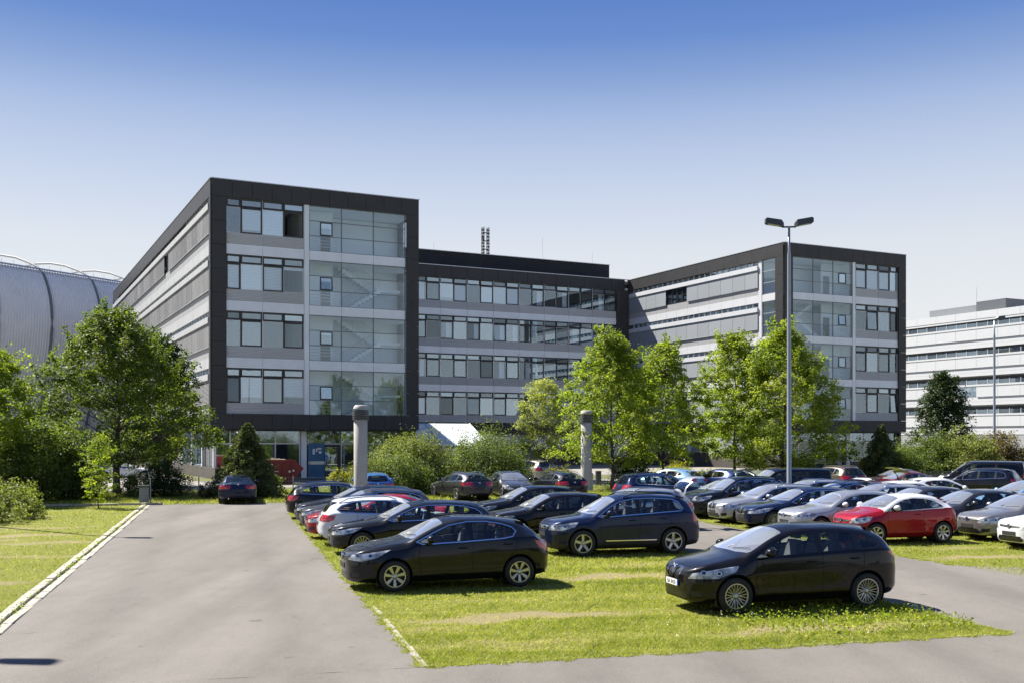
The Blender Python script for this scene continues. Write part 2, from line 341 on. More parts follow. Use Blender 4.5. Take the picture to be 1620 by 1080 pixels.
M_SGLASS = glass_mat('stair_glass', (0.91, 0.955, 0.98), 1.1, ior=1.52, base=0.03, gcol=(0.80, 0.92, 1.0))
M_TRB = mat('transom_lining', (0.34, 0.35, 0.36), 0.6, var=0.05)
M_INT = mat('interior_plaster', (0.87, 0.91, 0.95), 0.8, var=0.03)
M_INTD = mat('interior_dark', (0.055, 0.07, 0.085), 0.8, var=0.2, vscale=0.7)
M_STEEL = mat('brushed_steel', (0.55, 0.56, 0.57), 0.35, metal=0.9, var=0.08)
M_PLINTH = mat('brown_plinth', (0.085, 0.075, 0.066), 0.7, var=0.12, vscale=0.8)
M_ROOF = mat('roof_gravel', (0.25, 0.25, 0.24), 0.9)
def ribbed(name, col, per, depth=0.6, rough=0.4, metal=0.3, var=0.06, stain=False):
    """horizontal slats or corrugation as fine relief along world z"""
    m, t, b = base_mat(name); b.inputs['Roughness'].default_value = rough; b.inputs['Metallic'].default_value = metal
    g = nd(t, 'ShaderNodeNewGeometry'); s = nd(t, 'ShaderNodeSeparateXYZ'); t.links.new(g.outputs['Position'], s.inputs[0])
    a = nd(t, 'ShaderNodeMath', operation='MULTIPLY'); a.inputs[1].default_value = 2 * math.pi / per; t.links.new(s.outputs['Z'], a.inputs[0])
    c = nd(t, 'ShaderNodeMath', operation='SINE'); t.links.new(a.outputs[0], c.inputs[0])
    bp = nd(t, 'ShaderNodeBump'); bp.inputs['Strength'].default_value = depth; bp.inputs['Distance'].default_value = per * 0.35
    t.links.new(c.outputs[0], bp.inputs['Height']); t.links.new(bp.outputs[0], b.inputs['Normal'])
    oi = nd(t, 'ShaderNodeObjectInfo')
    cc = mixc(t, 1.0, col, ramp(t, oi.outputs['Random'], ((0, 1 - var), (1, 1 + var))), 'MULTIPLY')
    cc = mixc(t, 0.6, cc, ramp(t, c.outputs[0], ((0.0, 0.72), (1.0, 1.1))), 'MULTIPLY')
    if stain: cc = mixc(t, 0.55, cc, ramp(t, noise(t, 1.0, 5, 0.7, stretch=(0, (1, 1, 0.25))), ((0.35, 0.55), (0.6, 1.0))), 'MULTIPLY')
    t.links.new(cc, b.inputs['Base Color']); return m
M_LOUV = ribbed('ribbed_spandrel', (0.60, 0.605, 0.59), 0.11, metal=0.0, rough=0.6, var=0.05)
M_BLIND = ribbed('outer_blind', (0.20, 0.203, 0.207), 0.10, 0.5, 0.6, 0.05, 0.28, stain=True)
M_BLIND2 = ribbed('outer_blind_blue', (0.30, 0.33, 0.36), 0.10, 0.3, 0.65, 0.0, 0.06)
M_BLINDW = ribbed('inner_blind', (0.90, 0.91, 0.92), 0.12, 0.4, 0.6, 0.0, 0.04)
M_LOUVD = ribbed('dark_louvre', (0.045, 0.046, 0.048), 0.22, 0.9, 0.5, 0.2, 0.05)
H0 = 23.4; TOPS = (22.06, 17.62, 13.18, 8.74); FB, FT = 3.92, 22.06
class Face:
    """a wall plane of a building in its own frame: u along the wall, n outward"""
    def __init__(s, par, kind, c, mirror=None): s.par, s.kind, s.c, s.m = par, kind, c, mirror
    def b(s, name, u0, u1, z0, z1, n0, n1, m, parent=None, **kw):
        if s.m is not None: u0, u1 = s.m - u1, s.m - u0
        if s.kind == 'front': a = (u0, u1, s.c - n1, s.c - n0, z0, z1)
        else: a = (s.c - n1, s.c - n0, u0, u1, z0, z1)
        par = s.par if parent is None else parent
        o = piece(name, *a, m, par, **kw)
        if parent is not None: o.location = Vector(o.location) - parent.location
        return o
    def ring(s, name, u0, u1, z0, z1, n0, n1, w, m, **kw):
        """a window frame: four bars in one ring"""
        if s.m is not None: u0, u1 = s.m - u1, s.m - u0
        k = (name, s.kind, round(u1 - u0, 3), round(z1 - z0, 3), round(n1 - n0, 3), w, m.name); me = _PC.get(k)
        if me is None:
            a, c, d = (u1 - u0) / 2, (z1 - z0) / 2, (n1 - n0) / 2; B = MB()
            for (x0, x1, y0, y1) in ((-a, -a + w, -c, c), (a - w, a, -c, c), (-a + w, a - w, -c, -c + w), (-a + w, a - w, c - w, c)):
                if s.kind == 'front': B.box(x0, x1, -d, d, y0, y1)
                else: B.box(-d, d, x0, x1, y0, y1)
            me = B.mesh(name); me.materials.append(m); _PC[k] = me
        o = bpy.data.objects.new(name, me); cu, cn = (u0 + u1) / 2, s.c - (n0 + n1) / 2
        o.location = (cu, cn, (z0 + z1) / 2) if s.kind == 'front' else (cn, cu, (z0 + z1) / 2)
        return link(o, s.par, **kw)
    def window(s, u0, u1, z0, z1, dark, tilt=0.0, glass=None, blind=0.0, n=-0.12, bm=None, pane=True):
        w = 0.10 if dark else 0.035
        f = s.ring('window', u0, u1, z0, z1, n - 0.06, n + (0.05 if dark else 0.0), w, M_FD if dark else M_FL)
        if pane: s.b('pane', u0 + w, u1 - w, z0 + w, z1 - w, n - 0.034, n - 0.02, glass or M_GLASS, f)
        if blind: s.b('blind', u0 + 0.03, u1 - 0.03, z1 - (z1 - z0) * blind, z1 - 0.02, n - 0.085, n - 0.065, bm or M_BLINDW, f)
        if tilt: f.rotation_euler = (tilt, 0, 0) if s.kind == 'front' else (0, -tilt, 0)
        return f
def dark_frame(F, W, panel=1.5, ends=(1.12, 1.12), z0=FB, z1=5.15, ztop=FT, top=H0, lower=True):
    """charcoal cladding panels round a glazed front, each panel its own piece"""
    def run(u0, u1, za, zb, nu, nz):
        for i in range(nu):
            for j in range(nz):
                a, b = u0 + (u1 - u0) * i / nu, u0 + (u1 - u0) * (i + 1) / nu; c, d = za + (zb - za) * j / nz, za + (zb - za) * (j + 1) / nz
                F.b('panel', a + .012, b - .012, c + .012, d - .012, 0.0, 0.12, M_DARK)
    n = max(1, round(W / panel))
    run(0, W, ztop, top, n, 1)
    if lower: run(0, W, z0, z1, n, 1)
    if ends[0]: run(0, ends[0], z1, ztop, 1, 9)
    if ends[1]: run(W - ends[1], W, z1, ztop, 1, 9)
    F.b('parapet_cap', -0.05, W + 0.05, top, top + 0.06, -0.3, 0.16, M_FL)
def stair_flight(F, u0, u1, z0, z1, n, wd=1.15, steps=11):
    """a flight of stairs with stringer, treads and railings, seen through the glass"""
    M = MB(); rs = MB(); L = u1 - u0
    for k in range(steps):
        a, b = u0 + L * k / steps, u0 + L * (k + 1) / steps; z = z0 + (z1 - z0) * (k + 1) / steps
        lo, hi = min(a, b), max(a, b)
        M.box(lo, hi, n, n + wd, z - 0.34, z)
    for h in (0.35, 0.6, 0.85, 1.1):
        rs.tube([(u0, n - 0.03, z0 + h), (u1, n - 0.03, z1 + h)], 0.022 if h > 1 else 0.012, 5)
    for k in range(0, steps + 1, 3):
        u = u0 + L * k / steps; z = z0 + (z1 - z0) * k / steps; rs.tube([(u, n - 0.03, z - .1), (u, n - 0.03, z + 1.1)], 0.016, 5)
    def fix(B):
        B.v = [((F.m - x if F.m is not None else x), F.c + y, z) for x, y, z in B.v]; return B
    f = fix(M).build('stair_flight', M_INT, F.par); fix(rs).build('railing', M_STEEL, f); return f
COLS = (1.12, 2.24, 3.96, 5.64, 7.30); SCOL = (7.74, 10.45, 13.20, 16.0)
def wing_front(F, W, dk, bl, tl, gr):
    dark_frame(F, W)
    for fi, T in enumerate(TOPS):
        for c in range(4):
            u0, u1 = COLS[c], COLS[c + 1]
            F.window(u0 + .02, u1 - .02, T - .66, T - .03, True, n=-0.10)
            F.window(u0 + .02, u1 - .02, T - 2.72, T - .70, (fi, c) in dk, tl.get((fi, c), 0), blind=bl.get((fi, c), 0), pane=(fi, c, F.m) != (0, 3, None))
        for a, b in ((COLS[0], COLS[2]), (COLS[2], COLS[4])):
            F.b('spandrel', a + .015, b - .015, T - 3.60, T - 2.74, -0.16, -0.03, M_LOUV)
            if fi < 3: F.b('facade_panel', a + .015, b - .015, T - 4.42, T - 3.62, -0.16, -0.02, M_ALU)
        if fi < 3: F.b('facade_panel', COLS[0], SCOL[3], T - 4.30, T - 3.70, -0.6, -0.18, M_DARKB)
        zs = [T - .02, T - 1.23, T - 2.44, T - 3.65]
        for c in range(3):
            for k in range(3):
                F.b('pane', SCOL[c] + .03, SCOL[c + 1] - .03, zs[k + 1] + .03, zs[k] - .03, -0.10, -0.085, M_SGLASS)
            if fi < 3: F.b('facade_panel', SCOL[c] + .015, SCOL[c + 1] - .015, T - 4.42, T - 3.67, -0.16, -0.02, M_ALU)
        for k in range(4): F.b('transom', SCOL[0], SCOL[3], zs[k] - .03, zs[k] + .03, -0.12, -0.06, M_FG)
        f = F.ring('vent_window', SCOL[0] + 0.9, SCOL[0] + 1.95, zs[1] - 1.15, zs[1] - 0.06, -0.09, -0.03, 0.09, M_FD)
        F.b('pane', SCOL[0] + 1.0, SCOL[0] + 1.85, zs[1] - 1.05, zs[1] - 0.16, -0.075, -0.06, M_GLASS, f)
        if (fi % 2) == 1: f.rotation_euler = (-0.09, 0, 0)
    for c in range(4): F.b('mullion', SCOL[c] - .04, SCOL[c] + .04, 5.15, FT, -0.125, -0.055, M_FG)
    for c in (0, 2, 4): F.b('mullion', COLS[c] - .02, COLS[c] + .02, 5.15, FT, -0.17, -0.07, M_FL)
    F.b('post', 7.33, 7.72, FB, FT, -0.2, 0.0, M_ALU)
    # inside: slabs, stair hall walls, landings, flights
    for fi in range(5):
        z = (FT + 0.25) if fi == 0 else TOPS[fi - 1] - 4.22
        F.b('floor_slab', 0.3, W - 0.3, z - 0.2, z + 0.12, -14, -0.62, M_INT)
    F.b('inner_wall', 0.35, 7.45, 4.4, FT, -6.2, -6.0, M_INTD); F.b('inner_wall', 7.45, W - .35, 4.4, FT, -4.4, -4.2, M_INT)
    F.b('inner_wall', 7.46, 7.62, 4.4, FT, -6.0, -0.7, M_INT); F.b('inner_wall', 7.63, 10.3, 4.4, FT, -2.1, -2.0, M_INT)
    for fi, T in enumerate(TOPS):
        zf = T - 4.1; zc = zf + 2.22
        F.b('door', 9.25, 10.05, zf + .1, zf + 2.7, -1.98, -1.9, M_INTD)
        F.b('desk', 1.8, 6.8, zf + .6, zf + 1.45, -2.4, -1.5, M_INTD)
        rl = MB()
        for h in (0.3, 0.55, 0.8, 1.05): rl.box(7.75, 10.3, -0.66, -0.63, zf + h + .6, zf + h + .63)
        rl.v = [((F.m - x if F.m is not None else x), F.c - y, z) for x, y, z in rl.v]; rl.build('railing', M_STEEL, F.par)
        if fi: 
            stair_flight(F, 14.2, 10.6, zf + 2.2, zf + 4.4, 2.6)
            stair_flight(F, 10.6, 14.2, zf + 0.0, zf + 2.2, 1.2)
            F.b('landing', 14.2, 16.0, zf + 2.05, zf + 2.25, -3.8, -1.2, M_INT)
    # ground floor
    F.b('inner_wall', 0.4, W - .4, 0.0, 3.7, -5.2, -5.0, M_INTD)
    us = (0.35, 1.6, 3.4, 5.2, 7.2)
    for c in range(4):
        F.b('pane', us[c] + .05, us[c + 1] - .05, 0.7, 2.75, -1.0, -.985, M_GLASS); F.b('pane', us[c] + .05, us[c + 1] - .05, 2.85, 3.88, -1.0, -.985, M_GLASS)
    for u in us: F.b('mullion', u - .05, u + .05, 0.6, 3.92, -1.06, -.94, M_FL)
    F.b('transom', us[0], us[-1], 2.75, 2.85, -1.06, -.95, M_FL); F.b('plinth', 0.3, 7.3, 0, 0.65, -1.2, -0.9, M_PLINTH)
    F.b('post', 7.3, 7.75, 0, 3.92, -1.1, -0.85, M_ALU)
    # entrance door with side pane and glazing to the corner
    d = F.ring('door', 7.85, 10.6, 0.05, 2.72, -1.05, -0.93, 0.22, M_FD)
    F.b('door_leaf', 8.35, 9.25, 0.05, 2.6, -1.02, -.98, mat('grey_door', (0.30, 0.31, 0.33), 0.5), d)
    F.b('door_pane', 9.35, 10.4, 0.25, 2.6, -1.01, -.99, M_GLASS, d); F.b('door_handle', 9.28, 9.33, 1.0, 1.35, -0.98, -.92, M_STEEL, d)
    F.b('pane', 7.85, 10.6, 2.8, 3.88, -1.0, -.985, M_GLASS)
    F.b('transom', 7.75, W - .5, 2.72, 2.80, -1.06, -.95, M_FL)
    ug = (10.7, 12.6, 14.4, 16.5)
    for c in range(3):
        F.b('pane', ug[c] + .05, ug[c + 1] - .05, 0.15, 2.7, -1.0, -.985, M_GLASS); F.b('pane', ug[c] + .05, ug[c + 1] - .05, 2.82, 3.88, -1.0, -.985, M_GLASS)
        F.b('mullion', ug[c] - .04, ug[c] + .04, 0.05, 3.92, -1.06, -.94, M_FL)
    F.b('soffit', 0.1, W - .1, FB - .12, FB - .02, -1.2, -0.02, M_DARK)
def blind_wall(F, L, u_start, mod, n_mod, open_mods, blindmat, seed, white=M_WALLW, top_band=True, floors=TOPS, drop={}):
    """a long wall of white bands with outside blinds let down in front of the windows"""
    rnd = random.Random(seed)
    if top_band:
        k = round(L / 3.0)
        for i in range(k): F.b('panel', L * i / k + .012, L * (i + 1) / k - .012, FT + .0, H0, 0.0, 0.12, M_DARK)
        for i in range(k): F.b('panel', L * i / k + .012, L * (i + 1) / k - .012, FB, 5.05, 0.0, 0.12, M_DARK)
        F.b('parapet_cap', 0, L, H0, H0 + .06, -.3, .16, M_FL)
    for fi, T in enumerate(floors):
        u1 = u_start + mod * n_mod
        F.b('blind_rail', u_start, u1, T - .98, T - .50, -0.02, 0.20, white)
        F.b('transom_back', u_start, u1, T - .70, T - .0, -0.5, -0.32, M_TRB)
        for i in range(n_mod):
            a, b = u_start + mod * i, u_start + mod * (i + 1)
            for hh in (0, 1):
                c, d = a + mod / 2 * hh, a + mod / 2 * (hh + 1)
                F.b('transom_pane', c + .07, d - .07, T - .62, T - .08, -0.20, -.185, M_GLASS)
                F.b('mullion', c - .05, c + .05, T - .70, T - .0, -0.24, -.10, M_FL)
            F.b('facade_panel', a + .012, b - .012, T - 3.62, T - 2.80, -0.2, -0.02, M_WALLG)
            F.b('facade_panel', a + .012, b - .012, T - 4.44, T - 3.63, -0.2, -0.005, white)
            if (fi, i) in open_mods:
                F.window(a + .03, (a + b) / 2 - .01, T - 2.78, T - 1.0, True, n=-0.08); F.window((a + b) / 2 + .01, b - .03, T - 2.78, T - 1.0, True, n=-0.08)
            else:
                zb = T - 2.80 - drop.get((fi, i), 0.0) + rnd.uniform(-.01, .01)
                bl = F.b('outer_blind', a + .02, b - .02, zb, T - .97, 0.06, 0.10, blindmat)
                F.b('bottom_rail', a + .02, b - .02, zb - .05, zb, 0.05, 0.12, M_FL, bl)
def building(name, r, s, **kw):
    return empty(name, BL(r, s), BROT, **kw)
# --- left wing
W1 = 17.19; L1 = 71.66
lw = building('office_wing', 0, 0, label='charcoal framed five storey office wing nearest the driveway', cat='building', group='wings of the office complex')
F = Face(lw, 'front', 0.0)
wing_front(F, W1, {(0, 1), (0, 3), (1, 0), (1, 2), (2, 1), (2, 3), (3, 0), (3, 2)},
           {(0, 1): 0.86, (0, 2): 1.0, (1, 0): 1.0, (1, 1): 1.0, (1, 2): 1.0, (1, 3): 0.12, (3, 1): 0.78, (3, 3): 0.75}, {(3, 0): -0.06, (0, 3): 0.0}, 0)
FLs = Face(lw, 'left', 0.0)
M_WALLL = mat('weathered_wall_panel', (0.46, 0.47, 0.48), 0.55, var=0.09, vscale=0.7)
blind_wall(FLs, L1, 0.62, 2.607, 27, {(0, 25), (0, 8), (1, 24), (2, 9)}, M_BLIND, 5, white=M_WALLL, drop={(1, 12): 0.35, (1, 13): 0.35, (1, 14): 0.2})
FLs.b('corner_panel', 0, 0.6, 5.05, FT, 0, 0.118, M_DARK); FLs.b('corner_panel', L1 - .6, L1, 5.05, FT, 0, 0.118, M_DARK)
# ground floor of the side wall: plinth, posts, roller blinds and windows
for i in range(14):
    a = 1.0 + i * 5.0; b = a + 5.0
    if b > L1: break
    FLs.b('post', a - .14, a + .14, 0.9, FB, -.5, -.28, M_ALU)
    if i in (0, 3, 4): FLs.b('outer_blind', a + .2, b - .2, 0.95, FB - .05, -.55, -.45, M_BLIND)
    else:
        FLs.window(a + .2, a + 2.45, 0.95, FB - .05, False, n=-.5); FLs.window(a + 2.5, b - .2, 0.95, FB - .05, False, n=-.5)
    FLs.b('plinth_panel', a - 1.0, b - 1.02, 0, 0.9, -.6, -.25, M_PLINTH)
FLs.b('soffit', 0.1, L1, FB - .12, FB - .02, -.6, -.02, M_DARK)
pole = MB(); pole.tube([(-0.1, 0.55, 0.9), (-0.1, 0.55, FB - .3)], 0.07, 8); pole.tube([(-0.1, 0.55, FB - .35), (-0.1, 0.55, FB - .1)], [0.07, 0.17], 8)
pole.build('downpipe', M_FL, lw)
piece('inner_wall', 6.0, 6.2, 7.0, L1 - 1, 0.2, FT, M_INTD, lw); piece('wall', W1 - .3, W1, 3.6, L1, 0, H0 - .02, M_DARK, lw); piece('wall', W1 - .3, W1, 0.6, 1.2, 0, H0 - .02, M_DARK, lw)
piece('wall', W1 - .3, W1, 1.2, 3.6, 0, 5.0, M_DARK, lw); piece('wall', W1 - .3, W1, 1.2, 3.6, FT, H0 - .02, M_DARK, lw)
for _T in TOPS:
    for _k in range(3): piece('pane', W1 - .2, W1 - .185, 1.25, 3.55, _T - 1.21 * (_k + 1), _T - 1.21 * _k - .05, M_SGLASS, lw)
    piece('facade_panel', W1 - .25, W1 - .1, 1.21, 3.59, _T - 4.42, _T - 3.68, M_ALU, lw)
piece('wall', 0.6, W1 - .3, L1 - .3, L1, 0, H0 - .02, M_DARK, lw); piece('roof', 0.2, W1 - .2, 0.2, L1 - .2, H0 - .5, H0 - .15, M_ROOF, lw)
piece('wall_core', 0.52, 0.58, 7, L1, 4.0, FT, M_DARKB, lw)
# --- right wing
RW = 58.0
rw = building('office_wing', RW, 1.2, label='charcoal framed five storey office wing behind the double headed street lamp', cat='building', group='wings of the office complex')
F = Face(rw, 'front', 0.0, mirror=W1)
wing_front(F, W1, {(0, 1), (0, 3), (1, 0), (1, 2), (2, 1), (2, 3), (3, 0), (3, 2)},
           {(0, 0): 1.0, (0, 1): 1.0, (0, 2): 1.0, (0, 3): 1.0}, {(1, 2): -0.05, (3, 0): -0.06}, 0)
FR = Face(rw, 'left', 0.0); LR = 29.6
k = 12
for i in range(k):
    FR.b('panel', LR * i / k + .012, LR * (i + 1) / k - .012, FT, H0, 0, .12, M_DARK)
    FR.b('panel', LR * i / k + .012, LR * (i + 1) / k - .012, FB, 5.05, 0, .12, M_DARK)
FR.b('parapet_cap', 0, LR, H0, H0 + .06, -.3, .16, M_FL)
for j in range(9):
    z0, z1 = 5.05 + (FT - 5.05) * j / 9, 5.05 + (FT - 5.05) * (j + 1) / 9
    FR.b('panel', .012, 1.22, z0 + .012, z1 - .012, 0, .12, M_DARK)
for fi, T in enumerate(TOPS):
    zs = [T - .03, T - 1.23, T - 2.44, T - 3.65]
    for kk in range(3): FR.b('pane', 1.33, 3.4, zs[kk + 1] + .03, zs[kk] - .03, -.12, -.105, M_SGLASS)
    for kk in range(4): FR.b('transom', 1.26, 3.46, zs[kk] - .03, zs[kk] + .03, -.14, -.08, M_FL)
    if fi < 3: FR.b('facade_panel', 1.26, 3.46, T - 4.42, T - 3.70, -.16, -.01, M_WALLW)
FR.b('mullion', 1.24, 1.32, 5.05, FT, -.16, -.05, M_FL); FR.b('post', 3.47, 3.97, 4.6, FT, -.18, .02, M_WALLW)
blind_wall(FR, LR, 4.0, 2.13, 12, {(0, 6), (0, 7)}, M_BLIND2, 8, top_band=False)
for i in range(6):
    a = 4.0 + i * 4.2
    FR.b('post', a - .3, a + .3, 1.5, FB, -.2, -.05, M_WALLW); FR.b('outer_blind', a + .35, a + 3.85, 1.6, FB - .05, -.2, -.12, M_BLIND2)
FR.b('plinth_panel', 0, LR, 0, 1.5, -.3, -.02, M_PLINTH)
FR.b('wall_core', 3.9, LR, 4.0, FT, -0.62, -0.56, M_DARKB)
piece('wall', W1 - .3, W1, 0.6, 60, 0, H0 - .02, M_DARK, rw); piece('roof', 0.2, W1 - .2, 0.2, 60, H0 - .5, H0 - .15, M_ROOF, rw)
piece('inner_wall', 6.0, 6.2, 7.0, 60, 0.2, FT, M_INTD, rw); piece('wall', 0.6, W1 - .3, 59.7, 60, 0, H0 - .02, M_DARK, rw)
# --- connecting block
MS = 30.4
mw = building('office_block', 0, MS, label='long connecting office block with ribbon windows between the two wings', cat='building', group='wings of the office complex')
F = Face(mw, 'front', 0.0); U0 = 28.33; MODM = 1.727; NM = 16; UE = U0 + MODM * NM
for i in range(20): F.b('panel', W1 + .01 + 2.0 * i + .012, W1 + 2.0 * (i + 1) - .012, FT, H0, 0, .12, M_DARK)
for i in range(20): F.b('panel', W1 + .01 + 2.0 * i + .012, W1 + 2.0 * (i + 1) - .012, 3.75, 4.95, -.1, .02, M_DARK)
for j in range(8): F.b('panel', UE + .02, 57.75, 4.95 + 17.1 * j / 8 + .012, 4.95 + 17.1 * (j + 1) / 8 - .012, 0, .12, M_DARK)
F.b('parapet_cap', W1, 57.9, H0, H0 + .07, -.3, .16, M_FL)
F.b('wall', W1 + .02, U0 - .02, 4.95, FT, -.3, -.05, M_LOUV)
rm = random.Random(21)
mbl = {(0, 2): .82, (0, 3): 1.0, (0, 5): 1.0, (0, 6): 1.0, (0, 7): 1.0}
for fi, T in enumerate(TOPS):
    for c in range(NM):
        a, b = U0 + MODM * c, U0 + MODM * (c + 1)
        F.window(a + .02, b - .02, T - .66, T - .03, True, n=-.10)
        bl = mbl.get((fi, c), 0); F.window(a + .02, b - .02, T - 2.72, T - .70, (c + fi) % 2 == 1, -0.05 if (fi, c) in ((3, 4), (1, 6)) else 0, blind=bl)
        if rm.random() < 0.22 and not bl: F.b('curtain', a + rm.uniform(.8, 1.1), b - .1, T - 2.7, T - .7, -.5, -.42, M_BLINDW)
    for c in range(0, NM, 2):
        a, b = U0 + MODM * c, U0 + MODM * (c + 2)
        F.b('spandrel', a + .015, b - .015, T - 3.62, T - 2.74, -.16, -.03, M_LOUV)
        if fi < 3: F.b('facade_panel', a + .015, b - .015, T - 4.42, T - 3.64, -.16, -.02, M_ALU)
        F.b('mullion', a - .03, a + .03, T - 2.74, T, -.16, -.05, M_FL)
    F.b('floor_slab', W1, 57.8, T - 4.35, T - 3.8, -12, -.2, M_INT)
F.b('floor_slab', W1, 57.8, FT, FT + .3, -12, -.2, M_INT)
F.b('inner_wall', W1, 57.8, 0, FT, -5.2, -5.0, M_INTD)
for c in range(13):
    a = W1 + .2 + 3.1 * c
    F.b('pane', a + .05, a + 3.05, .4, 2.5, -1.0, -.985, M_GLASS); F.b('pane', a + .05, a + 3.05, 2.6, 3.74, -1.0, -.985, M_BLINDW if c in (7, 8, 9) else M_GLASS)
    F.b('mullion', a - .05, a + .05, 0, 3.75, -1.06, -.94, M_FL)
F.b('transom', W1, 57.7, 2.5, 2.6, -1.06, -.95, M_FL); F.b('plinth', W1, 57.7, 0, .4, -1.2, -.9, M_PLINTH)
piece('roof', W1, 58.2, 0.2, 14, H0 - .5, H0 - .15, M_ROOF, mw); piece('wall', W1, 58.2, 13.7, 14, 0, H0 - .02, M_DARK, mw)
# roof plant room with louvres
for i in range(13):
    a = 27.0 + i * (29.85 / 13); piece('louvre_panel', a + .01, a + 29.85 / 13 - .01, 3.1, 3.25, H0 + .2, 25.7, M_LOUVD, mw)
piece('plant_room', 26.9, 56.8, 3.26, 11, H0 + .1, 25.66, M_DARK, mw); piece('plant_room_cap', 26.85, 56.9, 3.0, 11.1, 25.71, 25.78, M_FL, mw)
piece('roof_hatch', 45.0, 47.4, 5, 6.2, 25.78, 25.95, M_FL, mw); piece('roof_hatch', 51.0, 51.8, 5, 5.6, 25.78, 26.05, M_FD, mw)
am = MB()
for x in (40.8, 41.5):
    for dx, dy in ((-.13, -.13), (.13, -.13), (.13, .13), (-.13, .13)): am.tube([(x + dx, 7.6 + dy, 25.78), (x + dx, 7.6 + dy, 30.0)], .035, 5)
    for k in range(10):
        z = 25.9 + k * .42; sg = 1 if k % 2 else -1
        am.tube([(x - .13 * sg, 7.47, z), (x + .13 * sg, 7.47, z + .42)], .03, 4); am.box(x - .17, x + .17, 7.43, 7.77, z - .05, z + .05)
for k in range(4):
    z = 26.2 + k * 1.05; am.box(40.8, 41.5, 7.55, 7.65, z - .05, z + .05); am.lathe([(.02, z + .25), (.22, z + .3), (.22, z + .38), (.05, z + .42)], 8, 'z', 40.8, 7.6)
am.build('antenna_mast', M_FD, mw)
for x, h in ((30.5, 1.6), (33, 1.2), (48, 3.2), (55.4, 1.8)): piece('lightning_rod', x, x + .03, 5, 5.03, 25.7, 25.75 + h, M_FL, mw)
M_WALLX = mat('bright_wall_panel', (0.60, 0.615, 0.635), 0.5, var=0.04, vscale=0.9)
# --- white office building further back
fb = building('office_building', 125.8, 0, label='white banded office building far behind the black van', cat='building')
F = Face(fb, 'left', 0.0)
FT2 = (21.52, 17.1, 12.44, 7.74)
for i in range(20): F.b('wall_panel', -10 + 4 * i + .02, -10 + 4 * (i + 1) - .02, 22.25, H0, 0, .1, M_WALLX)
for fi, T in enumerate(FT2):
    F.b('window_band', -10, 70, T - .55, T + .6, -.4, -.3, M_FD)
    for i in range(40):
        a = -10 + 2 * i
        if 14 < a < 56:
            F.b('pane', a + .08, a + 1.92, T - .5, T + .1, -.12, -.105, M_GLASS)
            F.b('mullion', a - .06, a + .06, T - .55, T + .2, -.2, -.05, M_FL)
    F.b('blind_rail', -10, 70, T - .85, T - .55, -.1, .18, M_WALLX)
    for i in range(20):
        a = -10 + 4 * i
        if 14 < a < 56:
            if fi == 2 and i in (11,): F.b('window', a + .1, a + 3.9, T - 2.5, T - .9, -.1, -.02, M_GLASS)
            else: F.b('outer_blind', a + .02, a + 3.98, T - 2.55, T - .86, .06, .12, M_WALLX)
    F.b('wall_band', -10, 70, T - 3.3, T - 2.6, -.15, -.02, M_WALLX)
    F.b('wall_band', -10, 70, T - 3.86, T - 3.32, -.15, .0, M_WALLX)
F.b('wall_band', -10, 70, 21.9, 22.25, -.1, .05, M_WALLX)
F.b('wall_band', -10, 70, 0, 3.85, -.3, -.05, M_WALLG)
piece('core', .5, 17, -9.9, 69.9, 0, 23.2, M_WALLX, fb)
piece('roof_plant_room', 4, 14, 37.1, 47, 23.2, 25.1, mat('grey_plant_room', (.20, .215, .225), .6, var=.05), fb); piece('roof_plant_room', 3.5, 9, 31.4, 37.0, 23.2, 25.5, mat('dark_plant_room', (.09, .10, .11), .6, var=.05), fb)
piece('mast', 6.0, 6.06, 39, 39.06, 23.4, 28.3, M_FL, fb); piece('mast', 6.0, 6.06, 26.0, 26.06, 25.9, 30.0, M_FL, fb)
# --- barrel roofed hall on the left
M_SKIN = mat('seamed_metal_skin', (0.84, 0.83, 0.81), 0.55, metal=0.1, var=0.06, vscale=0.3)
HA = (math.sin(R(29.3)), math.cos(R(29.3))); HNv = (HA[1], -HA[0]); H0w = (-67.2, 150.0)
def HP(t, n, z): return (H0w[0] + HA[0] * t + HNv[0] * n, H0w[1] + HA[1] * t + HNv[1] * n, z)
hall = empty('barrel_hall', HP(0, 0, 0), 0, label='silver barrel roofed hall with arched ribs behind the big maple', cat='building')
hv = lambda p: (p[0] - H0w[0], p[1] - H0w[1], p[2])
sec = [(0.0, 27.0), (0.6, 26.4), (1.15, 25.5), (1.7, 24.3), (2.1, 23.0), (2.35, 21.6), (2.45, 20.2), (2.4, 18.6), (2.2, 16.8), (1.85, 14.8), (1.3, 12.5), (.6, 10), (-.3, 7), (-1.2, 4), (-2.2, 0)]
B = MB(); ts = np.arange(-24, 44, 0.11); ns = len(sec); vs = []
for j, t in enumerate(ts):
    o = 0.16 if j % 4 == 0 else 0.0
    vs += [hv(HP(t, n + o, z + (o if i < 5 else 0))) for i, (n, z) in enumerate(sec)]
fs = [(j * ns + i, (j + 1) * ns + i, (j + 1) * ns + i + 1, j * ns + i + 1) for j in range(len(ts) - 1) for i in range(ns - 1)]
B.add(vs, fs); B.build('metal_skin', M_SKIN, hall)
B = MB(); B.add([hv(HP(-24, -.1, 26.9)), hv(HP(44, -.1, 26.9)), hv(HP(44, -30, 27.5)), hv(HP(-24, -30, 27.5))], [(0, 1, 2, 3)]); B.build('roof_deck', M_SKIN, hall)
B = MB(); B.tube([hv(HP(-24, .0, 27.25)), hv(HP(44, .0, 27.25))], .16, 6); B.tube([hv(HP(-24, .35, 26.85)), hv(HP(44, .35, 26.85))], .12, 6); B.build('roof_gutter', M_FL, hall)
for i in range(-6, 22):
    B = MB(); B.tube([hv(HP(i * 1.9, -.4, 27)), hv(HP(i * 1.9, -.4, 28.0))], .035, 4); B.build('railing_post', M_FL, hall)
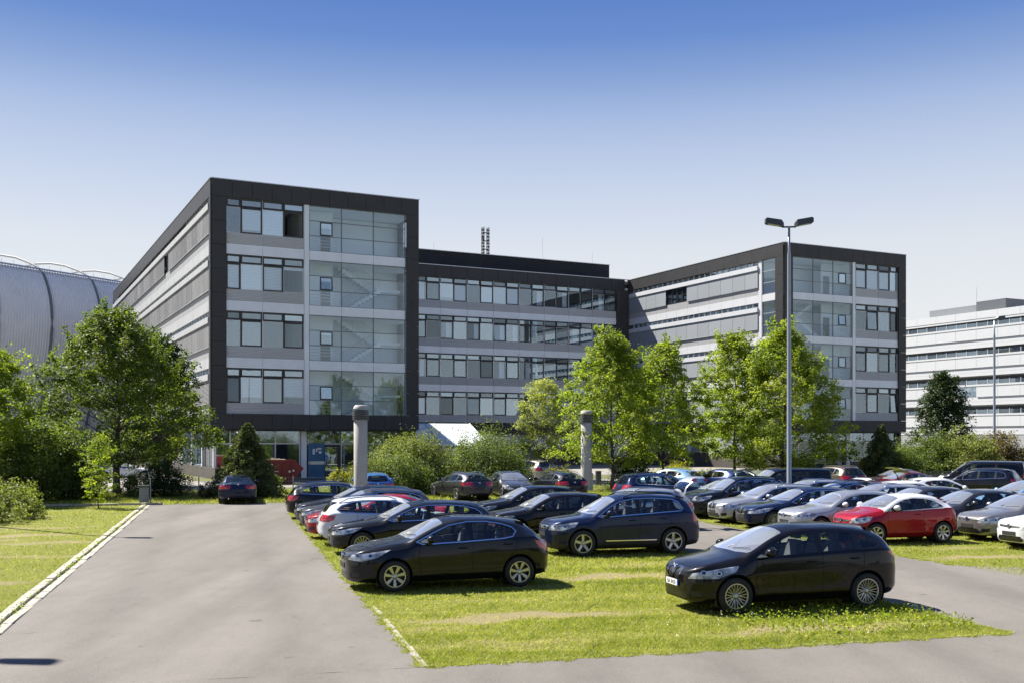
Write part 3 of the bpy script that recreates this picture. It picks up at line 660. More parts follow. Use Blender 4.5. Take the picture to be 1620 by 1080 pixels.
for k in range(-2, 5):
    t = k * 8.3; rib = [(n + .3, z) for n, z in sec[::-1]] + [(-.6, 27.6), (-2.5, 28.4), (-5.2, 29.3), (-8.6, 29.95), (-12, 30.15), (-16, 29.9)]
    B = MB(); B.tube([hv(HP(t, n, z)) for n, z in rib], .17, 8); B.build('arched_rib', mat('rib_metal', (.17, .185, .20), .6), hall, smooth=True)
# ------------------------------------------------------------------ cars
def pchip(pts):
    x = np.array([p[0] for p in pts], float); y = np.array([p[1] for p in pts], float)
    h = np.diff(x); d = np.diff(y) / h; n = len(x); m = np.zeros(n); m[0] = d[0]; m[-1] = d[-1]
    for i in range(1, n - 1):
        if d[i - 1] * d[i] > 0:
            w1, w2 = 2 * h[i] + h[i - 1], h[i] + 2 * h[i - 1]; m[i] = (w1 + w2) / (w1 / d[i - 1] + w2 / d[i])
    def f(s):
        s = min(max(s, x[0]), x[-1]); i = min(int(np.searchsorted(x, s, 'right')) - 1, n - 2); i = max(i, 0)
        t = (s - x[i]) / h[i]; a, b = 2 * t**3 - 3 * t**2 + 1, t**3 - 2 * t**2 + t; c, e = -2 * t**3 + 3 * t**2, t**3 - t**2
        return float(a * y[i] + b * h[i] * m[i] + c * y[i + 1] + e * h[i] * m[i + 1])
    return f
M_TYRE = mat('tyre_rubber', (0.018, 0.018, 0.018), 0.75, var=0.2, vscale=20)
M_RIM = mat('alloy_rim', (0.50, 0.51, 0.52), 0.3, metal=0.85, var=0)
M_RIMD = mat('rim_shadow', (0.03, 0.03, 0.032), 0.5, metal=0.3, var=0)
M_TRIM = mat('black_trim', (0.013, 0.013, 0.014), 0.35, var=0)
M_GAP = mat('panel_gap_black', (0.004, 0.004, 0.004), 1.0, spec=0.0, var=0)
M_PLAST = mat('black_plastic', (0.022, 0.022, 0.023), 0.6, var=0)
M_CHROME = mat('chrome', (0.80, 0.81, 0.83), 0.12, metal=1.0, var=0)
M_CABIN = mat('cabin_cloth', (0.10, 0.10, 0.105), 0.85, var=0.2, vscale=6)
M_PLATEW = mat('plate_white', (0.75, 0.75, 0.74), 0.4, var=0); M_PLATEB = mat('plate_blue', (0.02, 0.08, 0.45), 0.4, var=0)
M_CGLASS = glass_mat('car_glass', (0.84, 0.90, 0.89), 1.5, ior=1.5)
M_CGLASSD = glass_mat('car_privacy_glass', (0.13, 0.14, 0.14), 1.2, ior=1.5)
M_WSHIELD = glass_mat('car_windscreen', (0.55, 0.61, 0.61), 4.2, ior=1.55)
_t = M_WSHIELD.node_tree; _o = [n for n in _t.nodes if n.type == 'OUTPUT_MATERIAL'][0]; _ms = _o.inputs[0].links[0].from_socket   # pale haze painted into the windscreens, standing in for bright reflections
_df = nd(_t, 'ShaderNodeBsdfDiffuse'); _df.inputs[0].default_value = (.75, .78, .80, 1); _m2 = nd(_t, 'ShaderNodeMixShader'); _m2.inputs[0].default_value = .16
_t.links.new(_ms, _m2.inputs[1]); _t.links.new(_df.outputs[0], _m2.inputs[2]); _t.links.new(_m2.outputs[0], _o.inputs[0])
def lamp_mat(name, a, b, rough=0.08, scale=16, metal=0.0):
    m, t, bs = base_mat(name); oc = nd(t, 'ShaderNodeTexCoord').outputs['Object']
    v = nd(t, 'ShaderNodeTexVoronoi'); v.inputs['Scale'].default_value = scale; t.links.new(oc, v.inputs['Vector'])
    t.links.new(ramp(t, v.outputs['Distance'], ((0.15, a), (0.7, b))), bs.inputs['Base Color'])
    bs.inputs['Roughness'].default_value = 0.2; bs.inputs['Metallic'].default_value = metal; bs.inputs['Coat Weight'].default_value = 1.0; bs.inputs['Coat Roughness'].default_value = rough
    return m
M_HEAD = lamp_mat('headlight_lens', (0.80, 0.82, 0.85), (0.20, 0.21, 0.22), metal=0.3, scale=7)
M_TAIL = lamp_mat('taillight_lens', (0.62, 0.012, 0.02), (0.34, 0.006, 0.01), scale=10)
def paint(name, col, metal=0.3, flake=True, rough=0.35):
    if 'paint_' + name in MATS: return MATS['paint_' + name]
    m, t, b = base_mat('paint_' + name)
    b.inputs['Metallic'].default_value = metal; b.inputs['Roughness'].default_value = rough
    b.inputs['Coat Weight'].default_value = 1.0; b.inputs['Coat Roughness'].default_value = 0.035; b.inputs['Specular IOR Level'].default_value = 0.1; b.inputs['Coat IOR'].default_value = 1.38
    g = nd(t, 'ShaderNodeNewGeometry')
    c = mixc(t, ramp(t, noise(t, 5, 4), ((0.35, 0.0), (0.75, 0.25))), col, tuple(v * 0.9 + 0.006 for v in col))   # thin film of dust
    c = mixc(t, g.outputs['Backfacing'], c, (0.02, 0.02, 0.02))
    t.links.new(c, b.inputs['Base Color']); return m
PAINT = dict(black=paint('black', (0.006, 0.007, 0.010), 0.2), navy=paint('navy', (0.009, 0.016, 0.050), 0.35), white=paint('white', (0.66, 0.67, 0.69), 0.0),
    silver=paint('silver', (0.42, 0.43, 0.455), 0.75, rough=0.4), grey=paint('grey', (0.27, 0.26, 0.25), 0.7), dgrey=paint('dgrey', (0.055, 0.055, 0.06), 0.6),
    red=paint('red', (0.30, 0.006, 0.014), 0.2), dred=paint('dred', (0.16, 0.006, 0.012), 0.3), blue=paint('blue', (0.05, 0.16, 0.42), 0.4), lblue=paint('lblue', (0.22, 0.38, 0.55), 0.4),
    dblue=paint('dblue', (0.02, 0.035, 0.13), 0.4), brown=paint('brown', (0.13, 0.10, 0.075), 0.6), beige=paint('beige', (0.45, 0.41, 0.34), 0.5), brblack=paint('brblack', (0.007, 0.006, 0.006), 0.25))
def car_spec(kind):
    S = dict(kind=kind)
    if kind == 'hatch':      # rounded five door hatchback, chrome window line
        S.update(L=4.42, W=.905, H=1.51, ax=(.95, 3.635), tr=.325, top=[(.13, .80), (.40, .905), (.8, .985), (1.22, 1.055), (1.62, 1.27), (2.02, 1.445), (2.45, 1.505), (2.9, 1.50), (3.4, 1.455), (3.86, 1.37), (4.02, 1.24), (4.22, 1.03), (4.33, .93)],
            rail=[(1.30, 1.03), (1.70, 1.21), (2.10, 1.36), (2.5, 1.43), (3.0, 1.425), (3.45, 1.36), (3.85, 1.24), (4.1, 1.1)], belt=[(.1, .70), (.6, .80), (1.2, .93), (2.2, .975), (3.2, 1.03), (4.0, 1.06), (4.3, .98)],
            dlo=[(1.45, 1.015), (1.80, 1.175), (2.15, 1.315), (2.55, 1.385), (2.95, 1.38), (3.30, 1.325), (3.52, 1.25), (3.585, 1.18), (3.49, 1.085), (3.30, 1.055), (2.4, 1.005), (1.55, .975)], pil=[(1.86, 1.76, .05), (2.60, 2.58, .10), (3.38, 3.30, .07)], chrome=True,
            wsh=(1.28, 2.04, .70, .53), rw=(1.06, 1.34, .50, .44), head=[(.05, .66), (.10, .76), (.74, .855), (.86, .87), (.60, .72), (.30, .64)], tail=[(3.98, .98), (4.5, .95), (4.5, .78), (4.25, .75), (4.05, .85)], rim='seven')
    elif kind == 'golf':     # boxier five door hatchback
        S.update(L=4.26, W=.895, H=1.46, ax=(.86, 3.495), tr=.315, top=[(.10, .75), (.35, .85), (.8, .925), (1.2, .99), (1.60, 1.22), (1.98, 1.395), (2.4, 1.455), (2.9, 1.455), (3.4, 1.42), (3.82, 1.36), (3.95, 1.26), (4.11, 1.03), (4.19, .93)],
            rail=[(1.28, .97), (1.66, 1.16), (2.05, 1.315), (2.45, 1.38), (3.0, 1.38), (3.5, 1.33), (3.8, 1.24), (4.0, 1.1)], belt=[(.1, .66), (.6, .77), (1.2, .90), (2.2, .93), (3.2, .955), (3.9, .99), (4.15, .95)],
            dlo=[(1.42, .965), (1.76, 1.125), (2.10, 1.265), (2.5, 1.33), (2.95, 1.33), (3.32, 1.29), (3.45, 1.20), (3.37, 1.02), (3.28, 1.0), (2.4, .965), (1.52, .93)], pil=[(1.84, 1.74, .05), (2.52, 2.50, .10)], chrome=False,
            wsh=(1.25, 1.99, .69, .53), rw=(1.02, 1.32, .52, .45), head=[(.04, .58), (.07, .68), (.55, .775), (.76, .77), (.62, .67), (.30, .585)], tail=[(3.95, .93), (4.4, .93), (4.4, .75), (4.0, .75)], rim='five')
    elif kind == 'mpv':      # tall compact people carrier
        S.update(L=4.34, W=.90, H=1.565, ax=(.845, 3.515), tr=.33, top=[(.10, .80), (.32, .90), (.7, .985), (1.02, 1.06), (1.45, 1.30), (1.92, 1.50), (2.4, 1.56), (2.9, 1.56), (3.4, 1.535), (3.92, 1.46), (4.03, 1.36), (4.17, 1.12), (4.25, 1.0)],
            rail=[(1.15, 1.03), (1.55, 1.25), (2.0, 1.415), (2.45, 1.48), (3.0, 1.48), (3.5, 1.44), (3.88, 1.34), (4.08, 1.18)], belt=[(.1, .70), (.6, .83), (1.2, .96), (2.2, 1.01), (3.2, 1.055), (3.9, 1.09), (4.2, 1.0)],
            dlo=[(1.22, 1.0), (1.60, 1.205), (2.02, 1.365), (2.45, 1.425), (3.0, 1.425), (3.45, 1.38), (3.72, 1.28), (3.83, 1.165), (3.70, 1.115), (3.2, 1.095), (2.2, 1.045), (1.32, .985)], pil=[(1.90, 1.66, .06), (2.58, 2.56, .11), (3.36, 3.30, .12)], chrome=False,
            wsh=(1.08, 1.93, .72, .54), rw=(1.12, 1.42, .54, .46), head=[(.07, .63), (.12, .73), (.62, .835), (.90, .865), (.84, .76), (.50, .65)], tail=[(3.95, 1.05), (4.2, 1.09), (4.5, 1.02), (4.5, .86), (4.2, .86)], rim='vspoke')
    elif kind == 'suv':
        S.update(L=4.43, W=.905, H=1.665, ax=(.88, 3.485), tr=.355, top=[(.09, .86), (.30, .97), (.7, 1.04), (1.12, 1.10), (1.50, 1.33), (1.90, 1.565), (2.3, 1.64), (2.9, 1.655), (3.4, 1.63), (3.92, 1.57), (4.03, 1.47), (4.20, 1.16), (4.28, 1.05)],
            rail=[(1.22, 1.08), (1.56, 1.28), (1.97, 1.485), (2.4, 1.565), (3.0, 1.575), (3.5, 1.545), (3.88, 1.46), (4.08, 1.28)], belt=[(.1, .74), (.6, .90), (1.2, 1.02), (2.2, 1.06), (3.2, 1.10), (3.9, 1.14), (4.2, 1.05)],
            dlo=[(1.36, 1.075), (1.66, 1.27), (2.0, 1.43), (2.4, 1.505), (3.0, 1.515), (3.55, 1.475), (3.72, 1.40), (3.80, 1.25), (3.72, 1.19), (3.3, 1.165), (2.3, 1.105), (1.44, 1.05)], pil=[(1.82, 1.72, .05), (2.50, 2.48, .10), (3.32, 3.30, .09)], chrome=True,
            wsh=(1.18, 1.91, .71, .55), rw=(1.15, 1.52, .53, .47), head=[(.04, .70), (.08, .83), (.55, .91), (.74, .92), (.66, .80), (.34, .70)], tail=[(4.05, 1.12), (4.5, 1.12), (4.5, .90), (4.08, .88)], rim='five', rails=True, clad=True)
    elif kind == 'wagon':
        S.update(L=4.66, W=.905, H=1.45, ax=(.82, 3.63), tr=.325, top=[(.09, .73), (.35, .82), (.9, .915), (1.36, .985), (1.76, 1.19), (2.16, 1.37), (2.6, 1.44), (3.1, 1.445), (3.6, 1.42), (4.18, 1.345), (4.30, 1.25), (4.48, 1.0), (4.57, .90)],
            rail=[(1.45, .965), (1.82, 1.13), (2.24, 1.295), (2.65, 1.365), (3.2, 1.37), (3.7, 1.33), (4.12, 1.225), (4.35, 1.08)], belt=[(.1, .63), (.6, .75), (1.2, .87), (2.2, .915), (3.2, .95), (4.2, .985), (4.5, .92)],
            dlo=[(1.58, .955), (1.90, 1.10), (2.27, 1.245), (2.65, 1.315), (3.2, 1.32), (3.65, 1.28), (4.0, 1.19), (4.13, 1.09), (4.05, 1.03), (3.6, 1.0), (2.6, .955), (1.68, .925)], pil=[(2.02, 1.92, .05), (2.66, 2.64, .10), (3.50, 3.44, .10)], chrome=True,
            wsh=(1.42, 2.18, .70, .53), rw=(1.0, 1.29, .51, .44), head=[(.03, .56), (.06, .65), (.55, .755), (.80, .775), (.68, .66), (.30, .575)], tail=[(4.2, .93), (4.8, .95), (4.8, .76), (4.4, .74), (4.25, .80)], rim='multi', rails=True)
    elif kind == 'city':     # three door small car
        S.update(L=3.70, W=.86, H=1.485, ax=(.70, 3.01), tr=.315, top=[(.09, .78), (.28, .90), (.6, .97), (.90, 1.04), (1.28, 1.27), (1.66, 1.43), (2.05, 1.48), (2.5, 1.475), (2.95, 1.42), (3.30, 1.33), (3.43, 1.20), (3.56, 1.0), (3.63, .90)],
            rail=[(1.0, 1.01), (1.34, 1.20), (1.74, 1.35), (2.1, 1.405), (2.6, 1.39), (3.0, 1.32), (3.25, 1.2), (3.45, 1.05)], belt=[(.1, .68), (.5, .82), (1.0, .96), (2.0, .99), (2.8, 1.03), (3.3, 1.05), (3.55, .98)],
            dlo=[(1.08, .99), (1.42, 1.17), (1.78, 1.305), (2.1, 1.355), (2.5, 1.335), (2.85, 1.25), (3.05, 1.13), (3.06, 1.075), (2.7, 1.06), (2.0, 1.02), (1.18, .97)], pil=[(2.36, 2.30, .09)], chrome=False,
            wsh=(.98, 1.68, .68, .52), rw=(1.0, 1.30, .48, .42), head=[(.04, .64), (.09, .76), (.46, .84), (.58, .82), (.50, .70), (.25, .62)], tail=[(3.3, .98), (3.8, .95), (3.8, .78), (3.42, .78)], rim='seven', doors=1)
    elif kind == 'coupe':
        S.update(L=4.64, W=.91, H=1.385, ax=(.88, 3.69), tr=.33, top=[(.09, .72), (.35, .80), (.9, .89), (1.40, .95), (1.82, 1.15), (2.25, 1.32), (2.65, 1.38), (3.05, 1.37), (3.5, 1.28), (4.0, 1.07), (4.25, .995), (4.48, .985), (4.57, .90)],
            rail=[(1.5, .93), (1.90, 1.09), (2.32, 1.245), (2.7, 1.30), (3.1, 1.285), (3.5, 1.19), (3.95, 1.0), (4.2, .955)], belt=[(.1, .62), (.6, .73), (1.2, .84), (2.2, .885), (3.2, .92), (3.9, .94), (4.5, .90)],
            dlo=[(1.64, .92), (1.98, 1.06), (2.35, 1.19), (2.7, 1.25), (3.05, 1.235), (3.4, 1.15), (3.62, 1.04), (3.60, .99), (3.2, .965), (2.5, .925), (1.74, .895)], pil=[(2.08, 1.98, .05), (2.82, 2.84, .09)], chrome=True,
            wsh=(1.46, 2.26, .69, .52), rw=(1.05, 1.33, .48, .44), rwtop=(3.22, 4.02, .50, .60), head=[(.03, .54), (.06, .63), (.55, .735), (.82, .75), (.70, .64), (.30, .555)], tail=[(4.15, .90), (4.8, .90), (4.8, .74), (4.35, .72), (4.2, .78)], rim='multi')
    elif kind == 'van':
        S.update(L=5.0, W=.95, H=1.90, ax=(.95, 4.15), tr=.34, top=[(.08, .88), (.25, 1.00), (.55, 1.09), (.85, 1.17), (1.30, 1.52), (1.72, 1.80), (2.1, 1.88), (3.0, 1.895), (4.0, 1.885), (4.72, 1.86), (4.80, 1.76), (4.90, 1.3), (4.93, 1.1)],
            rail=[(.95, 1.13), (1.36, 1.44), (1.80, 1.70), (2.2, 1.79), (3.0, 1.81), (4.0, 1.80), (4.66, 1.77), (4.82, 1.6)], belt=[(.1, .78), (.5, .95), (1.0, 1.08), (2.0, 1.12), (3.2, 1.12), (4.4, 1.12), (4.9, 1.10)],
            dlo=[(1.16, 1.13), (1.50, 1.41), (1.86, 1.63), (2.2, 1.70), (3.2, 1.71), (4.3, 1.70), (4.62, 1.66), (4.70, 1.40), (4.68, 1.20), (3.2, 1.17), (1.9, 1.15), (1.24, 1.11)], pil=[(1.72, 1.60, .06), (2.30, 2.28, .12), (3.42, 3.42, .14)], chrome=False,
            wsh=(.94, 1.72, .78, .64), rw=(1.18, 1.70, .62, .58), head=[(.03, .74), (.06, .88), (.42, .98), (.55, .99), (.50, .86), (.25, .75)], tail=[(4.82, 1.70), (5.2, 1.70), (5.2, .92), (4.84, .92)], rim='five', dark=True)
    return S
def make_car(kind):
    """builds one car of a kind: {part name: [(mesh, role)]} in car space, x forward"""
    S = car_spec(kind); L, W, H = S['L'], S['W'], S['H']; X = lambda s: L / 2 - s
    zn = .50; t0 = S['top'][0]
    top = pchip([(0, zn), (.003, zn + (t0[1] - zn) * .40), (.012, zn + (t0[1] - zn) * .60), (.035, zn + (t0[1] - zn) * .78)] + S['top'] + [(L - .045, .80), (L - .012, .70), (L - .003, .62), (L, .52)])
    bot = pchip([(0, zn), (.003, .42), (.012, .36), (.03, .29), (.08, .22), (.35, .185), (.9, .18), (L - 1.0, .19), (L - .3, .24), (L - .10, .29), (L - .03, .36), (L - .006, .44), (L, .52)])
    belt = pchip(S['belt']); rail = pchip(S['rail']); r0, r1 = S['rail'][0][0], S['rail'][-1][0]
    nf, nr, sf, sr = 3.1, 3.6, 1.05, .75
    def wid(s):
        w = W
        if s < sf: w = W * max(0, 1 - ((sf - s) / sf) ** nf) ** (1 / nf)
        if s > L - sr: w = min(w, W * max(0, 1 - ((s - L + sr) / sr) ** nr) ** (1 / nr))
        return w
    sc, sr_, ycw, yrf = S['wsh']
    yroof = pchip([(0, .80), (sc - .15, .80), (sc + .1, ycw / W + .08), (sr_ + .1, yrf / W + .055), (L * .6, yrf / W + .075), (r1 - .15, yrf / W + .02), (r1 + .12, .70 if kind != 'coupe' else .80), (L, .72)])
    ss = sorted(set([round(v, 4) for v in [0, .003, .008, .016, .028, .045, .065, .09, .12, .155, .2, .25, .31, .37] + list(np.arange(.43, L - .45, .062)) + [L - v for v in (.42, .36, .30, .25, .2, .16, .125, .095, .07, .05, .033, .02, .011, .005, .0015, 0)]]))
    rows = []
    for s in ss:
        zt, zb, w = top(s), bot(s), wid(s)
        zs = min(belt(s), zb + .80 * (zt - zb))
        k = 0.0
        if r0 < s < r1: k = min(1, (s - r0) / .25, (r1 - s) / .2)
        hoodr = zt - min(.075, .25 * (zt - zs))
        zr = hoodr * (1 - k) + (rail(s) if r0 <= s <= r1 else hoodr) * k
        zr = min(max(zr, zs + .015), zt - .004); yr = min(yroof(s) * W, w * .9) if s < sc + .2 or s > L - .5 else yroof(s) * W
        yr = min(yr, w * .93)
        fl = 0.012 * (math.exp(-((s - S['ax'][0]) / .38) ** 2) + math.exp(-((s - S['ax'][1]) / .38) ** 2)); we = w * (1 + fl)
        zm = zb + .60 * (zs - zb)
        P = [(0, zb), (w * .84, zb), (we * .985, zb + .12 * min(1, (zs - zb) / .4)), (we * .978, zb + .38 * (zs - zb)), (we, zm + .10 * (zs - zb)), (w * .955, zs), (yr, zr), (yr * .55, zt - (zt - zr) * .22), (0, zt)]
        rad = [0, .06, .09, .20, .03, .028, .075, .35, 0]; sub = [1, 1, 2, 2, 2, 7, 2, 2]
        V = [Vector((0, a, b)) for a, b in P]; out = [V[0]]
        ends = [(V[0], V[0])]
        for i in range(1, 8):
            d0, d1 = V[i - 1] - V[i], V[i + 1] - V[i]; l0, l1 = d0.length, d1.length; a = min(rad[i], .45 * l0, .45 * l1)
            ends.append((V[i] + d0 * (a / max(l0, 1e-6)), V[i] + d1 * (a / max(l1, 1e-6))))
        ends.append((V[8], V[8])); row = [V[0]]
        for i in range(0, 8):
            A, B_ = ends[i][1], ends[i + 1][0]
            for j in range(1, sub[i] + 1): row.append(A.lerp(B_, j / sub[i]))
            if i < 7:
                C0, C1, C2 = ends[i + 1][0], V[i + 1], ends[i + 1][1]
                for t in (.33, .67, 1.0): row.append(C0 * (1 - t) ** 2 + C1 * 2 * t * (1 - t) + C2 * t * t)
        rows.append([(X(s), p.y, p.z) for p in row])
    bm = bmesh.new(); lay = bm.faces.layers.int.new('part'); nr_ = len(rows[0])
    gv = [[bm.verts.new(p) for p in row] for row in rows]
    for i in range(len(rows) - 1):
        for j in range(nr_ - 1):
            try: bm.faces.new((gv[i][j], gv[i + 1][j], gv[i + 1][j + 1], gv[i][j + 1]))
            except ValueError: pass
    bmesh.ops.remove_doubles(bm, verts=bm.verts, dist=2e-4)
    bmesh.ops.dissolve_degenerate(bm, dist=1e-5, edges=bm.edges)
    def cut(poly, ea, eb, filt, pid, only=(0,)):
        ea, eb = Vector(ea), Vector(eb); n = len(poly)
        us, vsx = [p[0] for p in poly], [p[1] for p in poly]; bb = (min(us) - .09, max(us) + .09, min(vsx) - .09, max(vsx) + .09)
        def reg():
            r = []
            for f in bm.faces:
                if f[lay] in only:
                    c = f.calc_center_median()
                    if filt(c):
                        u, v = c.dot(ea), c.dot(eb)
                        if bb[0] < u < bb[1] and bb[2] < v < bb[3]: r.append(f)
            return r
        fc = reg()
        for i in range(n):
            a, b = poly[i], poly[(i + 1) % n]; e = (b[0] - a[0], b[1] - a[1]); ln = math.hypot(*e)
            if ln < 1e-6: continue
            no = ea * (e[1] / ln) - eb * (e[0] / ln); co = ea * a[0] + eb * a[1]
            lo = (min(a[0], b[0]) - .06, max(a[0], b[0]) + .06, min(a[1], b[1]) - .06, max(a[1], b[1]) + .06)
            loc = []; rest = []
            for f in fc:
                if not f.is_valid: continue
                q = [(v.co.dot(ea), v.co.dot(eb)) for v in f.verts]
                if max(t[0] for t in q) > lo[0] and min(t[0] for t in q) < lo[1] and max(t[1] for t in q) > lo[2] and min(t[1] for t in q) < lo[3]: loc.append(f)
                else: rest.append(f)
            if not loc: continue
            ges = list({e_ for f in loc for e_ in f.edges}); gvs = list({v for f in loc for v in f.verts})
            ret = bmesh.ops.bisect_plane(bm, geom=loc + ges + gvs, plane_co=co, plane_no=no, dist=1e-5)
            fc = rest + [g for g in ret['geom'] if isinstance(g, bmesh.types.BMFace)]
        for f in reg():
            c = f.calc_center_median(); u, v = c.dot(ea), c.dot(eb); ins = False; j = n - 1
            for i in range(n):
                (x0, y0), (x1, y1) = poly[i], poly[j]
                if (y0 > v) != (y1 > v) and u < (x1 - x0) * (v - y0) / (y1 - y0) + x0: ins = not ins
                j = i
            if ins: f[lay] = pid
    ex, ey, ez = (1, 0, 0), (0, 1, 0), (0, 0, 1)
    side = lambda p: [(X(s), z) for s, z in p]
    circ = lambda s, z, r, n=26: [(X(s) + r * math.cos(2 * math.pi * k / n), z + r * math.sin(2 * math.pi * k / n)) for k in range(n)]
    ar = S['tr'] + .05
    for s in S['ax']: cut(circ(s, S['tr'] + .012, ar), ex, ez, lambda c: c.y > .42, 11)
    def grow(poly, d):
        n = len(poly); out = []
        for i in range(n):
            p, a, b = Vector(poly[i]), Vector(poly[i - 1]), Vector(poly[(i + 1) % n]); e1, e2 = (p - a).normalized(), (b - p).normalized()
            n1, n2 = Vector((e1.y, -e1.x)), Vector((e2.y, -e2.x)); m = (n1 + n2); m = m / max(.25, m.length_squared) * 2 if m.length > .1 else n1
            out.append(tuple(p + m * d))
        return out
    dlo = side(S['dlo']); ar_ = sum(dlo[i - 1][0] * dlo[i][1] - dlo[i][0] * dlo[i - 1][1] for i in range(len(dlo)))
    sg = 1 if ar_ > 0 else -1
    sfil = lambda c: c.y > .35
    if S['chrome']: cut(grow(dlo, .022 * sg), ex, ez, sfil, 6)
    cut(dlo, ex, ez, sfil, 5, only=(0, 6))
    inner = grow(dlo, -.016 * sg); cut(inner, ex, ez, sfil, 2, only=(5,))
    edges = []
    for (stp, sbt, w) in S['pil']:
        sl = (stp - sbt) / .4; zb_, zt_ = .8, H; zm_ = sum(z for _, z in S['dlo']) / len(S['dlo'])
        xm = (stp + sbt) / 2; lo, hi = xm + sl * (zb_ - zm_), xm + sl * (zt_ - zm_)
        cut(side([(lo - w / 2, zb_), (hi - w / 2, zt_), (hi + w / 2, zt_), (lo + w / 2, zb_)]), ex, ez, sfil, 5, only=(2,)); edges.append(xm)
    # windscreen and rear window
    cut([(X(sc), 0), (X(sc), ycw * .5), (X(sc + .07), ycw * .95), (X(sc + .12), ycw), (X(sr_ - .02), yrf), (X(sr_), yrf * .9), (X(sr_ - .03), 0), (X(sr_ - .03), -.1), (X(sc), -.1)], ex, ey, lambda c: c.z > .8, 1)
    if 'rwtop' in S:
        a, b, y0, y1 = S['rwtop']; cut([(X(a), -.1), (X(a), y0 * .9), (X(a + .06), y0), (X(b - .08), y1), (X(b), y1 * .85), (X(b + .03), -.1)], ex, ey, lambda c: c.z > .8, 12)
    else:
        z0, z1, y0, y1 = S['rw']; rear = L - sr - .05
        cut([(-.1, z0 - .01), (y0 * .8, z0), (y0, z0 + .05), (y1 + .02, z1 - .03), (y1 - .05, z1), (-.1, z1 + .015)], ey, ez, lambda c: c.x < X(rear), 12)
    # lamps, grille, intakes
    dg = R(28); e1 = (math.cos(dg), -math.sin(dg), 0); hd = [(X(s) * math.cos(dg) - math.sin(dg) * wid(max(s, .02)) * .97, z) for s, z in S['head']]
    cut(hd, e1, ez, lambda c: c.x > X(1.1) and c.y > W * .36 and c.z > .45, 7)
    e2 = (math.cos(dg), math.sin(dg), 0); tl = [(X(min(s, L - .001)) * math.cos(dg) + math.sin(dg) * wid(min(s, L - .05)) * .97 - max(0, s - L) * .9, z) for s, z in S['tail']]
    cut(tl, e2, ez, lambda c: c.x < X(L - .75) and c.y > W * (.42 if kind != 'van' else .80), 8)
    gz = t0[1]; ff = lambda c: c.x > X(.42)
    if kind in ('mpv', 'wagon'):
        cut([(.03, gz - .19), (.05, gz - .02), (.12, gz - .0), (.25, gz - .02), (.27, gz - .07), (.22, gz - .185)], ey, ez, ff, 9)
        cut([(.015, gz - .205), (.035, gz + .0), (.12, gz + .018), (.265, gz), (.29, gz - .07), (.235, gz - .20)], ey, ez, ff, 21)
    elif kind == 'hatch':
        cut([(-.1, gz - .17), (-.1, gz - .06), (.40, gz - .05), (.34, gz - .16)], ey, ez, ff, 9); cut([(-.1, gz - .10), (-.1, gz - .065), (.39, gz - .055), (.375, gz - .09)], ey, ez, ff, 21, only=(9,))
    elif kind == 'suv':
        cut([(-.1, gz - .16), (-.1, gz - .02), (.42, gz - .02), (.36, gz - .15)], ey, ez, ff, 9)
        for q in (.045, .105): cut([(-.1, gz - q - .03), (-.1, gz - q), (.5, gz - q), (.5, gz - q - .03)], ey, ez, ff, (21 if q < .1 else 23), only=(9,))
    else: cut([(-.1, gz - .13), (-.1, gz - .055), (.42, gz - .045), (.38, gz - .11)], ey, ez, ff, 9)
    cut([(-.1, .245), (-.1, .40), (.42, .40), (.5, .30), (.44, .245)], ey, ez, lambda c: c.x > X(.35) and c.z < .5, 10)
    cut([(.56, .30), (.55, .40), (.74, .42), (.73, .31)], ey, ez, lambda c: c.x > X(.6) and c.z < .5, 19)
    cut([(-.1, .25), (-.1, .38), (.62, .36), (.66, .27)], ey, ez, lambda c: c.x < X(L - .35) and c.z < .5, 20)
    if S.get('clad'):
        cut(side([(-.1, .1), (-.1, .33), (.6, .38), (L - .6, .38), (L + .1, .36), (L + .1, .1)]), ex, ez, lambda c: True, 17)
        for s in S['ax']: cut(circ(s, S['tr'] + .012, ar + .05), ex, ez, lambda c: c.y > .42, 17)
    else: cut(side([(S['ax'][0] + .35, .1), (S['ax'][0] + .35, .255), (S['ax'][1] - .35, .265), (S['ax'][1] - .35, .1)]), ex, ez, lambda c: True, 17)
    # doors, bonnet, tailgate with their gaps
    nd_ = S.get('doors', 2); b0 = S['dlo'][0][0] + .06; bp = edges[1] if len(edges) > 1 and nd_ == 2 else edges[0]
    zlo = .30 if not S.get('clad') else .385; aft = S['ax'][1] - ar
    zbelt = lambda s: belt(s) - .002
    def gap(pts, w=.009):
        for a, b in zip(pts, pts[1:]):
            d = Vector((b[0] - a[0], b[1] - a[1])); d.normalize(); nrm = Vector((-d.y, d.x)) * w / 2
            cut(side([(a[0] + nrm.x, a[1] + nrm.y), (b[0] + nrm.x, b[1] + nrm.y), (b[0] - nrm.x, b[1] - nrm.y), (a[0] - nrm.x, a[1] - nrm.y)]), ex, ez, lambda c: c.y > .4, 16)
    fd = [(b0 - .02, belt(b0) - .01), (b0 - .06, .70), (b0 - .02, zlo + .04), (b0 + .04, zlo)]
    gap(fd + [(bp, zlo)] + [(bp + .02, belt(bp))])
    rd_end = (min(aft + .34, S['dlo'][-4][0] + .2), 1)
    dz = [(p[0], p[1]) for p in fd]
    cut(side(dz + [(bp, zlo), (bp + .02, belt(bp) - .004)]), ex, ez, sfil, 14)
    if nd_ == 2:
        q = [(bp, zlo), (aft - .02, zlo), (aft + .03, zlo + .16), (aft + .16, .66), (aft + .30, .80), (aft + .32, belt(aft + .3) - .004)]
        gap(q); cut(side([(bp, zlo)] + q[1:] + [(bp + .02, belt(bp) - .004)]), ex, ez, sfil, 15)
